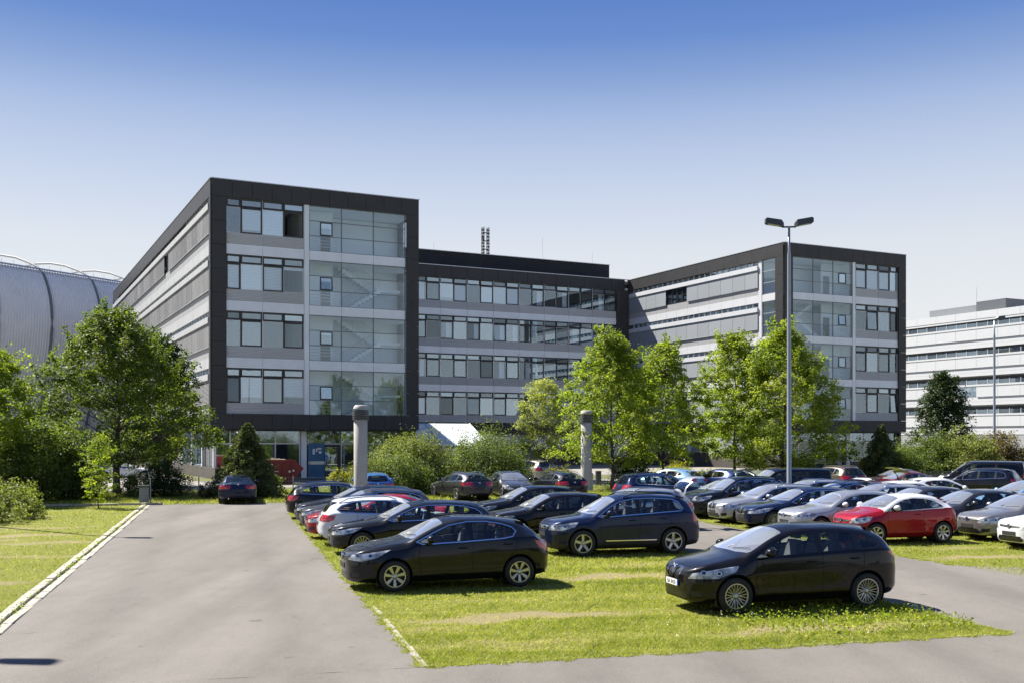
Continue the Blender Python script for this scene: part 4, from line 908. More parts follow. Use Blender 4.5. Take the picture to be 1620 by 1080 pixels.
    def tgap(pts, w=.008):
        for a, b in zip(pts, pts[1:]):
            d = Vector((b[0] - a[0], b[1] - a[1])); d.normalize(); nrm = Vector((-d.y, d.x)) * w / 2
            cut([(a[0] + nrm.x, a[1] + nrm.y), (b[0] + nrm.x, b[1] + nrm.y), (b[0] - nrm.x, b[1] - nrm.y), (a[0] - nrm.x, a[1] - nrm.y)], ex, ey, lambda c: c.z > .6 and c.x > X(sc), 16)
    tgap([(X(.16), -.02), (X(.17), .5 * W), (X(.34), .70 * W), (X(sc - .03), .84 * W)])
    if 'rwtop' not in S:
        z0, z1, y0, y1 = S['rw']; yb = .60 if kind != 'van' else .78
        cut([(-.1, .48), (yb - .03, .48), (yb, .56), (yb - .02, z0), (y1 + .08, z1 + .02), (y1, z1 + .035), (-.1, z1 + .05)], ey, ez, lambda c: c.x < X(L - .8), 13)
    if kind == 'city':
        for f in bm.faces:
            if f[lay] == 0:
                c = f.calc_center_median(); s_ = L / 2 - c.x
                if c.z > belt(s_) + .012 and sc + .02 < s_ < S['top'][-4][0] + .02: f[lay] = 22
    # ---- collect part meshes
    groups = {}
    for f in bm.faces: groups.setdefault(f[lay], []).append(f)
    def grab(pid, mode, sel=None, push=0.0):
        """mode: 'both' mirrored and joined, 'L'/'R' one side, 'lr' list of both sides"""
        fs = [f for f in groups.get(pid, []) if sel is None or sel(f.calc_center_median())]
        if not fs: return None
        idx = {}; vs = []; fcs = []
        for f in fs:
            r = []
            for v in f.verts:
                if v not in idx: idx[v] = len(vs); vs.append(v.co + v.normal * push)
                r.append(idx[v])
            fcs.append(r)
        def mk(sides, nm):
            V2 = []; F2 = []
            for sd in sides:
                n = len(V2); V2 += [(v.x, v.y * sd, v.z) for v in vs]; F2 += [[i + n for i in (r if sd > 0 else r[::-1])] for r in fcs]
            me = bpy.data.meshes.new(nm); me.from_pydata(V2, [], F2); me.update()
            b2 = bmesh.new(); b2.from_mesh(me); bmesh.ops.remove_doubles(b2, verts=b2.verts, dist=1e-4); b2.to_mesh(me); b2.free()
            me.polygons.foreach_set('use_smooth', [True] * len(me.polygons)); return me
        if mode == 'both': return [mk((1, -1), 'm')]
        return [mk((1,), 'm'), mk((-1,), 'm')]
    bm.normal_update()
    parts = []
    def add(name, mode, pid, role, sel=None, push=0.0, par=None):
        for me in (grab(pid, mode, sel, push) or []): me.name = kind + '_' + name; parts.append((name, me, role, par))
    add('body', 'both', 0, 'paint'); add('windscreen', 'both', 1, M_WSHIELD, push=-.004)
    es = sorted(edges); bands = [-9] + es + [99]; vis = []
    for i in range(len(bands) - 1):
        lo, hi = bands[i], bands[i + 1]
        nm = 'quarter_window' if (i == 0 and len(es) > 2) or (i == len(es) and len(es) > 1 and i > 1) else 'side_window'
        add(nm, 'lr', 2, (M_CGLASSD if (S.get('dark') and i >= 2) else M_CGLASS), lambda c, lo=lo, hi=hi: lo < L / 2 - c.x < hi, -.006)
    add('window_trim', 'lr', 5, M_TRIM); add('headlight', 'lr', 7, M_HEAD, push=.003); add('taillight', 'lr', 8, M_TAIL, push=.004)
    add('front_door', 'lr', 14, 'paint'); add('rear_door', 'lr', 15, 'paint')
    add('window_line', 'lr', 6, M_CHROME, push=.004); add('grille_trim', 'lr' if kind in ('mpv', 'wagon') else 'both', 21, M_CHROME, push=.006); add('grille_trim', 'both', 23, M_CHROME, push=.006); add('grille', 'lr' if kind in ('mpv', 'wagon') else 'both', 9, M_TRIM, push=-.012); add('roof', 'both', 22, 'roof'); add('air_intake', 'both', 10, M_TRIM, push=-.008); add('fog_lamp_recess', 'lr', 19, M_TRIM, push=-.008); add('rear_diffuser', 'both', 20, M_PLAST, push=-.004)
    add('panel_gap', 'both', 16, M_GAP, push=0.0); add('lower_cladding', 'both', 17, M_PLAST if S.get('clad') else 'paint', push=.0)
    if 'rwtop' in S: add('rear_window', 'both', 12, M_CGLASS, push=-.004)
    else:
        add('tailgate', 'both', 13, 'paint'); add('rear_window', 'both', 12, M_CGLASSD if S.get('dark') else M_CGLASS, push=-.004, par='tailgate')
    bm.free()
    def ex_(name, B, role, par=None, smooth=False):
        me = B.mesh(kind + '_' + name, smooth); b2 = bmesh.new(); b2.from_mesh(me); bmesh.ops.recalc_face_normals(b2, faces=b2.faces); b2.to_mesh(me); b2.free(); parts.append((name, me, role, par))
    # wheel housings, floor and cabin
    for s in S['ax']:
        for sd in (1, -1):
            B = MB(); n = 18; r = ar + .004; vs = []
            for k in range(n + 1):
                a = -.55 + (math.pi + 1.1) * k / n; vs += [(X(s) + r * math.cos(a), sd * (W * .965 - .02), S['tr'] + r * math.sin(a)), (X(s) + r * math.cos(a), sd * .45, S['tr'] + r * math.sin(a))]
            B.add(vs, [(2 * k, 2 * k + 1, 2 * k + 3, 2 * k + 2) for k in range(n)])
            B.add([(X(s) + r * math.cos(a), sd * .45, S['tr'] + r * math.sin(a)) for a in [2 * math.pi * k / 16 for k in range(16)]], [tuple(range(16))])
            ex_('wheel_housing', B, M_PLAST)
    B = MB(); zc = S['belt'][3][1]
    B.box(X(S['ax'][1] + .5), X(S['ax'][0] + .45), -W * .8, W * .8, .30, .34); B.box(X(sc + .62), X(sc + .12), -W * .78, W * .78, .55, zc - .03); B.box(X(L - .35), X(S['ax'][1] - .25), -.43, .43, .34, zc - .25)
    ex_('cabin_floor', B, M_CABIN)
    for row, sx in enumerate((bp + .05, bp + (.88 if kind != 'coupe' else .70))):
        zc = S['belt'][3][1] - (.0 if row == 0 else (.12 if kind in ('coupe', 'city') else .04))
        for sd in ((1, -1) if row == 0 else (1, -1)):
            B = MB(); y = sd * .36; sx_ = sx - .1
            B.box(X(sx_ + .05), X(sx_ - .5), y - .24, y + .24, .42, .60)
            B.add([(X(sx_), y - .24, .5), (X(sx_), y + .24, .5), (X(sx_ + .14), y + .24, .5), (X(sx_ + .14), y - .24, .5), (X(sx_ + .16), y - .18, zc + .18), (X(sx_ + .16), y + .18, zc + .18), (X(sx_ + .26), y + .18, zc + .18), (X(sx_ + .26), y - .18, zc + .18)],
                  [(0, 1, 5, 4), (1, 2, 6, 5), (2, 3, 7, 6), (3, 0, 4, 7), (4, 5, 6, 7)])
            B.box(X(sx_ + .27), X(sx_ + .18), y - .12, y + .12, zc + .21, zc + .37)
            ex_('seat', B, M_CABIN)
    B = MB(); cx, cz = sc + .85, zc - .02; pts = [(X(cx) + .07 * math.sin(a) * 1, .36 + .18 * math.cos(a), cz + .17 * math.sin(a)) for a in [2 * math.pi * k / 14 for k in range(15)]]
    B.tube(pts, .016, 6); ex_('steering_wheel', B, M_TRIM)
    # mirrors, handles, plates, wipers, badges, rails
    ms = S['dlo'][0][0] + .26; mz = belt(ms) + .10
    for sd in (1, -1):
        B = MB(); vs = []; cx_, cy_, cz_ = X(ms), sd * (W + .095), mz + .02; fs = []
        for i in range(7):
            th = math.pi * i / 6
            for j in range(10):
                ph = 2 * math.pi * j / 10; xx = math.cos(th); rr = math.sin(th) ** .7
                vs.append((cx_ + (.105 if xx > 0 else .035) * xx, cy_ + .125 * rr * math.cos(ph), cz_ + .085 * rr * math.sin(ph)))
        for i in range(6):
            for j in range(10): fs.append((i * 10 + j, i * 10 + (j + 1) % 10, (i + 1) * 10 + (j + 1) % 10, (i + 1) * 10 + j))
        B.add(vs, fs); ex_('wing_mirror', B, 'mirror', smooth=True)
        B = MB(); B.box(X(ms + .045), X(ms - .03), sd * (W - .06) if sd > 0 else sd * (W + .04), sd * (W + .04) if sd > 0 else sd * (W - .06), mz - .055, mz - .02); ex_('mirror_foot', B, M_TRIM)
        for hs, pr in (((bp - .2), 'front_door'), ((aft + .12), 'rear_door'))[:nd_]:
            B = MB(); B.tube([(X(hs + .10), sd * W * .972, belt(hs) - .115), (X(hs + .06), sd * (W * .972 + .035), belt(hs) - .11), (X(hs - .06), sd * (W * .972 + .035), belt(hs) - .11), (X(hs - .10), sd * W * .972, belt(hs) - .115)], .014, 6)
            ex_('door_handle', B, 'paint')
        if S.get('rails'):
            B = MB(); rp = [(s_, rail(s_)) for s_ in np.linspace(S['rail'][2][0] + .15, S['rail'][-2][0] - .05, 8)]
            B.tube([(X(s_), sd * (yroof(s_) * W - .04), z_ + (.028 if i in (0, 7) else .075)) for i, (s_, z_) in enumerate(rp)], .016, 6); ex_('roof_rail', B, M_CHROME if kind == 'wagon' else M_TRIM)
        B = MB(); B.tube([(X(sc + .06), sd * .1 + .22 - .18, top(sc + .06) + .012), (X(sc + .16), sd * .1 + .22 + .1 + .2 * sd, top(sc + .13) + .012)], .008, 4); ex_('wiper', B, M_TRIM)
    B = MB(); B.box(X(-.004), X(.03), -.26, .26, gz - .335, gz - .225) if kind != 'van' else B.box(X(-.004), X(.03), -.26, .26, .45, .56); ex_('plate_holder', B, M_PLAST)
    B = MB(); zp = .78 if kind not in ('coupe',) else .72; B.box(X(L - .035), X(L + .0), -.26, .26, .60, .71) ; ex_('rear_plate_holder', B, M_PLAST)
    B = MB(); zz = gz - .075; B.lathe([(.0, .012), (.035, .012), (.04, .0), (.055, .0), (.06, .012), (.06, -.02)], 16); B.v = [(X(-.002 if kind not in ('mpv', 'wagon') else .05) + z, x, zz + (.0 if kind not in ('mpv', 'wagon') else .10) + y) for x, y, z in B.v]; bx_, bz_ = X(-.002 if kind not in ('mpv', 'wagon') else .05), zz + (.0 if kind not in ('mpv', 'wagon') else .10)
    if kind in ('golf', 'suv'):
        for y0_, z0_, y1_, z1_ in ((-.022, .042, 0, .005), (0, .005, .022, .042), (-.043, .02, -.02, -.04), (-.02, -.04, 0, -.008), (0, -.008, .02, -.04), (.02, -.04, .043, .02)): B.tube([(bx_ + .014, y0_, bz_ + z0_), (bx_ + .014, y1_, bz_ + z1_)], .006, 4)
    ex_('front_badge', B, M_CHROME)
    if kind == 'mpv':
        for a0, mm in ((0, M_PLATEB), (.5, M_PLATEW), (1, M_PLATEB), (1.5, M_PLATEW)):
            B = MB(); B.add([(bx_ + .0145, 0, bz_)] + [(bx_ + .0145, .036 * math.cos(math.pi * (a0 + k / 8)), bz_ + .036 * math.sin(math.pi * (a0 + k / 8))) for k in range(5)], [(0, 1, 2, 3, 4, 5)]); ex_('badge_quarter', B, mm)
    B = MB(); zb2 = (S['rw'][0] - .12); B.lathe([(.0, .008), (.035, .008), (.055, .0), (.06, .012), (.06, -.02)], 16)
    xr = [s for s in np.linspace(L - .4, L, 80) if top(s) < zb2]; B.v = [(X(xr[0] if xr else L) + .012 - z, x, zb2 + y) for x, y, z in B.v]; ex_('rear_badge', B, M_CHROME, None)
    B = MB(); B.tube([(X(L - .3), .45, .27), (X(L - .075), .45, .27)], .03, 8); ex_('exhaust', B, M_CHROME)
    for nm_, me_, ro_, pa_ in list(parts):                       # lamp bowls behind the headlight lens
        if nm_ == 'headlight':
            ar2 = [(p_.area, p_.center.copy(), p_.normal.copy()) for p_ in me_.polygons]; ta = sum(a_ for a_, _, _ in ar2)
            c_ = sum((q_ * a_ for a_, q_, _ in ar2), Vector()) / ta; n_ = sum((v_ * a_ for a_, _, v_ in ar2), Vector()).normalized(); t_ = Vector((0, 0, 1)).cross(n_).normalized(); u_ = n_.cross(t_)
            ext = max((q_ - c_).dot(t_) for _, q_, _ in ar2)
            for k_, rad_ in ((-.42, .055), (.25, .048)):
                near = min(ar2, key=lambda z_: (z_[1] - (c_ + t_ * k_ * ext)).length); o_ = near[1]; n2 = near[2]; t2 = Vector((0, 0, 1)).cross(n2).normalized(); u2 = n2.cross(t2)
                for q0_, prof, mt_ in (('lamp_ring', [(rad_, .004), (rad_ * .98, .012), (rad_ * .72, .012), (rad_ * .7, .004)], M_CHROME), ('lamp_projector', [(rad_ * .7, .005), (rad_ * .4, .012), (0, .014)], M_RIMD)):
                    B = MB(); B.lathe(prof, 14); B.v = [tuple(o_ + t2 * x + u2 * y * .8 + n2 * (z + .003)) for x, y, z in B.v]; ex_(q0_, B, mt_)
    if kind in ('hatch', 'mpv', 'city', 'suv', 'golf'):
        s0 = S['top'][-4][0]; z_ = S['top'][-4][1]; B = MB(); y = S['wsh'][3] * .84; s0 -= .04; z_ -= .002
        B.add([(X(s0 - .12), -y, z_ + .012), (X(s0 - .12), y, z_ + .012), (X(s0 + .10), y * .93, z_ - .04), (X(s0 + .10), -y * .93, z_ - .04), (X(s0 - .12), -y, z_ - .05), (X(s0 - .12), y, z_ - .05), (X(s0 + .08), y * .93, z_ - .058), (X(s0 + .08), -y * .93, z_ - .058)],
              [(0, 1, 2, 3), (4, 7, 6, 5), (2, 6, 7, 3), (1, 5, 6, 2), (0, 3, 7, 4)]); ex_('roof_spoiler', B, 'paint')
    if kind in ('suv',):
        for sd in (1, -1):
            B = MB(); B.box(X(aft - .1), X(b0 + .1), sd * W * .985 - .01, sd * W * .985 + .016, .40, .425); ex_('side_moulding', B, M_CHROME)
    # wheels
    wheels = []
    def wheel_meshes(style, tr):
        rr = tr * .685; T = MB(); T.lathe([(rr, -.085), (rr + .02, -.10), (tr - .05, -.105), (tr - .015, -.095), (tr, -.07), (tr, .07), (tr - .015, .095), (tr - .05, .105), (rr + .02, .10), (rr, .085)], 36, 'y')
        Rm = MB(); Rm.lathe([(rr + .004, .09), (rr + .004, .098), (rr - .014, .098), (rr - .02, .085)], 36, 'y'); D = MB(); D.lathe([(rr - .018, .086), (rr - .03, .03), (rr - .035, .0), (.0, .0)], 24, 'y'); Dk = MB(); Dk.lathe([(.15, .012), (.15, .02), (.06, .02)], 20, 'y')
        def spoke(a, w0, w1, dz=.085, r0=.045, r1=None, skew=0.0):
            r1 = r1 or rr - .012; c, s = math.cos(a), math.sin(a); vs = []
            for (r, w, y, sk) in ((r0, w0, dz - .03, 0), (r1, w1, dz, skew)):
                for dw, dy in ((-w, 0), (w, 0), (w, -.035), (-w, -.035)):
                    q = dw + sk; vs.append((c * r - s * q, y + dy, s * r + c * q))
            Rm.add(vs, [(0, 1, 5, 4), (1, 2, 6, 5), (2, 3, 7, 6), (3, 0, 4, 7), (4, 5, 6, 7)])
        tau = 2 * math.pi
        if style == 'five': [spoke(tau * k / 5 + .3, .034, .034) for k in range(5)]
        elif style == 'seven': [spoke(tau * k / 7 + .2, .018, .036) for k in range(7)]
        elif style == 'multi': [spoke(tau * k / 14, .009, .010) for k in range(14)]
        elif style == 'vspoke':
            for k in range(10): spoke(tau * k / 10, .007, .006, skew=.035); spoke(tau * k / 10, .007, .006, skew=-.035)
        Rm.lathe([(.0, .075), (.03, .075), (.055, .06), (.06, .03)], 14, 'y')
        out = []
        for nm, B, mt in (('tyre', T, M_TYRE), ('rim', Rm, M_RIM), ('rim_dish', D, M_RIMD), ('brake_disc', Dk, M_RIMD)):
            me = B.mesh(kind + '_' + nm, nm == 'tyre'); b2 = bmesh.new(); b2.from_mesh(me); bmesh.ops.recalc_face_normals(b2, faces=b2.faces); b2.to_mesh(me); b2.free(); me.materials.append(mt); out.append((nm, me))
        return out
    S['wheels'] = [((X(s), sd * (W - .105), S['tr']), sd) for s in S['ax'] for sd in (1, -1)]
    S['wm'] = {st: wheel_meshes(st, S['tr']) for st in {S['rim'], 'five', 'multi', 'seven'}}
    for nm, me, role, par in parts: me.materials.append(role if not isinstance(role, str) else PAINT['black'])
    S['parts'] = parts; S['hinge'] = (X(S['top'][-4][0] + .02), 0, S['top'][-4][1] - .01)
    return S
CARS = {}
def place_car(kind, q, p, face, col, label, roof=None, mirror=None, rim=None, gate=0.0, yaw=0.0, name=None, world=None, scale=1.0, plate=False, drop=()):
    """a car with all its parts; q, p is the centre of the car on the parking grid"""
    if kind not in CARS: CARS[kind] = make_car(kind)
    S = CARS[kind]; ang = {'left': _a + math.pi, 'right': _a, 'away': _a + math.pi / 2, 'near': _a - math.pi / 2}[face] + yaw
    nm = {'van': 'black_van' if False else 'parked_van', 'suv': 'parked_suv'}.get(kind, 'parked_car')
    loc = QP(q, p) if world is None else world
    root = empty(nm, (loc[0], loc[1], 0.010), ang, label=label, cat={'van': 'van', 'suv': 'suv'}.get(kind, 'car'), group='cars parked on the car park'); root.scale = (scale,) * 3
    made = {}
    for n_, me, role, par in S['parts']:
        if n_ in drop: continue
        o = bpy.data.objects.new(n_, me); link(o, made.get(par) if par else root)
        if isinstance(role, str):
            o.material_slots[0].link = 'OBJECT'; o.material_slots[0].material = PAINT[(mirror or col) if role == 'mirror' else ((roof or col) if role == 'roof' else col)]
        if n_ == 'panel_gap': o['kind'] = 'stuff'
        if n_ not in made: made[n_] = o
    if gate and 'tailgate' in made:
        h = Vector(S['hinge']); rt = Matrix.Rotation(gate, 4, 'Y'); made['tailgate'].matrix_local = Matrix.Translation(h) @ rt @ Matrix.Translation(-h)
    for (wp, sd) in S['wheels']:
        w = empty('wheel', wp, 0 if sd > 0 else math.pi, parent=root)
        for n_, me in S['wm'][rim or S['rim']]: link(bpy.data.objects.new(n_, me), w)
    return root, made

def front_plate(root, S_kind, txt):
    """white number plate with blue strip"""
    S = CARS[S_kind]; x = S['L'] / 2 + .006; z = S['top'][0][1] - .335
    P = MB(); P.box(x, x + .012, -.26, .215, z, z + .11); o = P.build('number_plate', M_PLATEW, root)
    P = MB(); P.box(x, x + .012, .2151, .26, z, z + .11); P.build('plate_strip', M_PLATEB, o)
    cu = bpy.data.curves.new('plate_text', 'FONT'); cu.body = txt; cu.size = .105; cu.align_x = 'CENTER'; cu.extrude = .001; cu.materials.append(M_TRIM)
    _t = bpy.data.objects.new('tmp', cu); COL.objects.link(_t); bpy.context.view_layer.update(); _me = bpy.data.meshes.new_from_object(_t.evaluated_get(bpy.context.evaluated_depsgraph_get())); bpy.data.objects.remove(_t)
    t = bpy.data.objects.new('plate_text', _me); t.location = (x + .0135, -.02, z + .018); t.rotation_euler = (R(90), 0, R(90)); link(t, o)
PC = place_car
# row beside the driveway, noses to the left
PC('hatch', 4.54, 22.42, 'left', 'black', 'black hatchback with chrome window line parked nearest the driveway edge', yaw=.035)
PC('wagon', 5.0, 29.2, 'left', 'black', 'black estate car just behind the chrome lined black hatchback', rim='multi', drop=('roof_rail',))
PC('wagon', 4.9, 31.7, 'right', 'white', 'white estate car showing its red tail light to the driveway')
PC('coupe', 4.7, 34.0, 'left', 'red', 'low red car with its nose beside the white estate')
PC('wagon', 4.7, 36.8, 'left', 'dgrey', 'dark grey estate car just beyond the low red car')
PC('wagon', 4.7, 39.3, 'left', 'black', 'black estate car with sloping nose, sixth along the driveway', drop=('roof_rail',))
PC('wagon', 4.55, 42.6, 'right', 'black', 'black estate car at the far end of the driveway row, tail outward')
# row along the aisle
r_, m_ = PC('mpv', 10.12, 18.05, 'left', 'brblack', 'black people carrier with white number plate standing nearest the camera', drop=('plate_holder',)); front_plate(r_, 'mpv', 'BA 8420')
PC('suv', 10.5, 27.55, 'left', 'navy', 'dark navy suv with roof rails and chrome strips behind the people carrier')
PC('golf', 9.95, 32.3, 'left', 'brblack', 'dark hatchback half hidden behind the chrome striped navy suv')
PC('wagon', 13.5, 34.6, 'left', 'silver', 'silver estate car with its tailgate swung open behind the navy suv', gate=R(92))
PC('golf', 10.6, 37.2, 'left', 'black', 'black hatchback behind the half hidden dark hatchback', yaw=.03)
# first row right of the aisle
PC('city', 19.8, 28.3, 'left', 'red', 'small red three door car with white roof', roof='white', mirror='white')
PC('golf', 19.7, 31.0, 'left', 'silver', 'silver hatchback between the red small car and the black estate', mirror='white')
PC('wagon', 19.75, 33.7, 'left', 'navy', 'dark blue black estate car with multi spoke wheels facing the aisle', drop=('roof_rail',))
PC('wagon', 19.9, 36.3, 'left', 'silver', 'bright silver estate car with roof rails facing the aisle', mirror='silver')
PC('suv', 19.9, 38.9, 'left', 'black', 'black suv next to the bright silver estate', rim='five')
PC('wagon', 20.6, 41.5, 'left', 'dblue', 'blue estate car peeping over the black suv')
PC('suv', 18.9, 44.2, 'right', 'navy', 'navy suv with chrome ringed windows, tail toward the vent column', yaw=.05)
# second row right of the aisle
PC('golf', 23.6, 25.3, 'left', 'white', 'white hatchback cut off by the right picture edge, front corner only')
PC('golf', 24.3, 27.95, 'left', 'grey', 'warm grey hatchback beside the white front corner')
PC('golf', 24.2, 30.5, 'left', 'dgrey', 'dark grey hatchback behind the white roofed red car')
PC('golf', 24.0, 32.9, 'left', 'dgrey', 'dark hatchback showing only its roof above the white roofed car')
PC('wagon', 23.9, 35.3, 'left', 'silver', 'silver estate car roof behind the silver hatchback')
PC('wagon', 23.8, 37.7, 'left', 'navy', 'dark estate car roof right beside the lamp post')
PC('wagon', 23.8, 40.1, 'left', 'silver', 'pale silver estate car roof behind the lamp post')
PC('van', 25.4, 44.9, 'left', 'black', 'long black van crossing behind the lamp post', scale=.95)
# rows further right
PC('golf', 27.3, 37.6, 'right', 'white', 'white hatchback with open tailgate behind the white roofed red car', gate=R(75))
PC('golf', 30.7, 40.4, 'right', 'white', 'white hatchback with its tailgate raised high', gate=R(100))
PC('golf', 31.4, 33.0, 'right', 'white', 'white hatchback at the right edge, rear window visible')
PC('golf', 31.6, 36.4, 'left', 'lblue', 'pale blue hatchback roof between the white hatchbacks')
# back row along the fence
PC('coupe', .45, 55.0, 'away', 'navy', 'dark blue coupe seen from behind under the conifer', yaw=.02, rim='multi')
PC('golf', 7.3, 54.5, 'away', 'blue', 'bright blue hatchback seen from behind beside the vent column', yaw=-.03)
PC('wagon', 11.9, 54.6, 'away', 'dgrey', 'dark grey estate car parked askew by the hedge', yaw=.24, rim='multi')
PC('wagon', 14.6, 54.4, 'near', 'dgrey', 'dark estate car facing the camera in the fence row', rim='multi')
PC('wagon', 17.1, 54.2, 'away', 'black', 'black estate car seen from behind next to the tall vent column', yaw=.14)
PC('hatch', 24.3, 55.8, 'away', 'lblue', 'light blue hatchback at the fence seen from behind', yaw=.55)
PC('golf', 27.3, 55.6, 'away', 'dblue', 'dark blue hatchback seen from behind under the trees', yaw=.3)
PC('coupe', 30.2, 56.6, 'near', 'black', 'low black car beside the dark blue hatchback', yaw=.5)
PC('suv', 33.5, 53.6, 'away', 'brown', 'brown suv seen from behind left of the yellow bush', yaw=.1)
PC('coupe', 35.9, 50.6, 'left', 'dred', 'dark red coupe in front of the yellow bush', yaw=-.1)
PC('coupe', 38.6, 55.0, 'left', 'brown', 'brown low car with dark roof near the black suv')
PC('suv', 37.6, 46.6, 'away', 'black', 'black suv near the delivery van, glinting tail light', yaw=.62)
PC('van', 42.6, 52.4, 'away', 'black', 'black delivery van seen from behind at the right', yaw=.7)
# yard beside the left wing
PC('wagon', 0, 0, 'right', 'white', 'white estate car standing in the yard beneath the maple', world=(-30.2, 82, 0), yaw=.0)
PC('golf', 0, 0, 'right', 'dgrey', 'grey hatchback behind the white estate in the yard', world=(-33.0, 86, 0), yaw=.1)
PC('suv', 0, 0, 'away', 'beige', 'beige suv standing behind the hedge and fence', world=(1.6, 77, 0), yaw=.2)
# ------------------------------------------------------------------ trees, shrubs, hedges
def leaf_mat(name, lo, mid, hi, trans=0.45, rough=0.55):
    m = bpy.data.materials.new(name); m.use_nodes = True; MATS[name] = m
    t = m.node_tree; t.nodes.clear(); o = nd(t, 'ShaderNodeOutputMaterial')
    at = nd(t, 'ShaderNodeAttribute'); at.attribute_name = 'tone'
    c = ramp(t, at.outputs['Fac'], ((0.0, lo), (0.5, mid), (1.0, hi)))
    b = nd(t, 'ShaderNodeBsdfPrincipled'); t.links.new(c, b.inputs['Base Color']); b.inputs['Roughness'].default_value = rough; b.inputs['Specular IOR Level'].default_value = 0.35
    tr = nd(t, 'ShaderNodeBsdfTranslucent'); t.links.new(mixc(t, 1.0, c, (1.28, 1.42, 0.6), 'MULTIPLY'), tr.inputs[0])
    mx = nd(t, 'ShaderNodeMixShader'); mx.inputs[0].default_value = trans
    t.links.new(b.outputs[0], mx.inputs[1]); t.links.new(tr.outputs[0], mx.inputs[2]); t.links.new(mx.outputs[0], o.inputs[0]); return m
LM = dict(linden=leaf_mat('linden_leaf', (0.14, 0.19, 0.02), (0.24, 0.295, 0.032), (0.35, 0.375, 0.06), 0.58),
    maple=leaf_mat('maple_leaf', (0.07, 0.105, 0.015), (0.125, 0.165, 0.022), (0.21, 0.245, 0.036), 0.5),
    dark=leaf_mat('dark_leaf', (0.020, 0.040, 0.010), (0.034, 0.060, 0.014), (0.06, 0.09, 0.02), 0.35),
    pale=leaf_mat('pale_leaf', (0.20, 0.225, 0.06), (0.31, 0.33, 0.10), (0.42, 0.42, 0.16), 0.55),
    yellow=leaf_mat('yellow_leaf', (0.19, 0.19, 0.012), (0.28, 0.27, 0.014), (0.38, 0.34, 0.03), 0.45),
    shrub=leaf_mat('shrub_leaf', (0.075, 0.11, 0.022), (0.13, 0.17, 0.036), (0.21, 0.24, 0.06), 0.5),
    olive=leaf_mat('olive_leaf', (0.105, 0.13, 0.028), (0.18, 0.205, 0.05), (0.27, 0.285, 0.085), 0.5),
    rust=leaf_mat('rust_leaf', (0.08, 0.05, 0.022), (0.13, 0.09, 0.035), (0.19, 0.16, 0.05), 0.4),
    needle=leaf_mat('needle', (0.04, 0.06, 0.014), (0.075, 0.10, 0.024), (0.14, 0.16, 0.042), 0.35))
M_BARK = mat('bark', (0.085, 0.068, 0.052), 0.9, var=0.3, vscale=8, bump=0.5, bscale=25)
def leaf_quads(rs, pts, size, out=None, flat=0.35, aspect=0.62):
    """diamond leaves with a random lean, some turned outward"""
    n = len(pts); a = rs.normal(size=(n, 3)); a[:, 2] = np.abs(a[:, 2]) * (1 + flat)
    if out is not None: a += out * 0.7
    a /= np.linalg.norm(a, axis=1)[:, None]; t = rs.normal(size=(n, 3)); t -= a * (t * a).sum(1)[:, None]; t /= np.linalg.norm(t, axis=1)[:, None]
    b = np.cross(a, t); L = size * rs.uniform(.6, 1.25, n)[:, None]
    v = np.stack([pts - t * L * .5, pts + b * L * aspect * .5 + a * L * .06, pts + t * L * .5, pts - b * L * aspect * .5 + a * L * .06], 1).reshape(-1, 3)
    return v, np.arange(n * 4).reshape(n, 4)
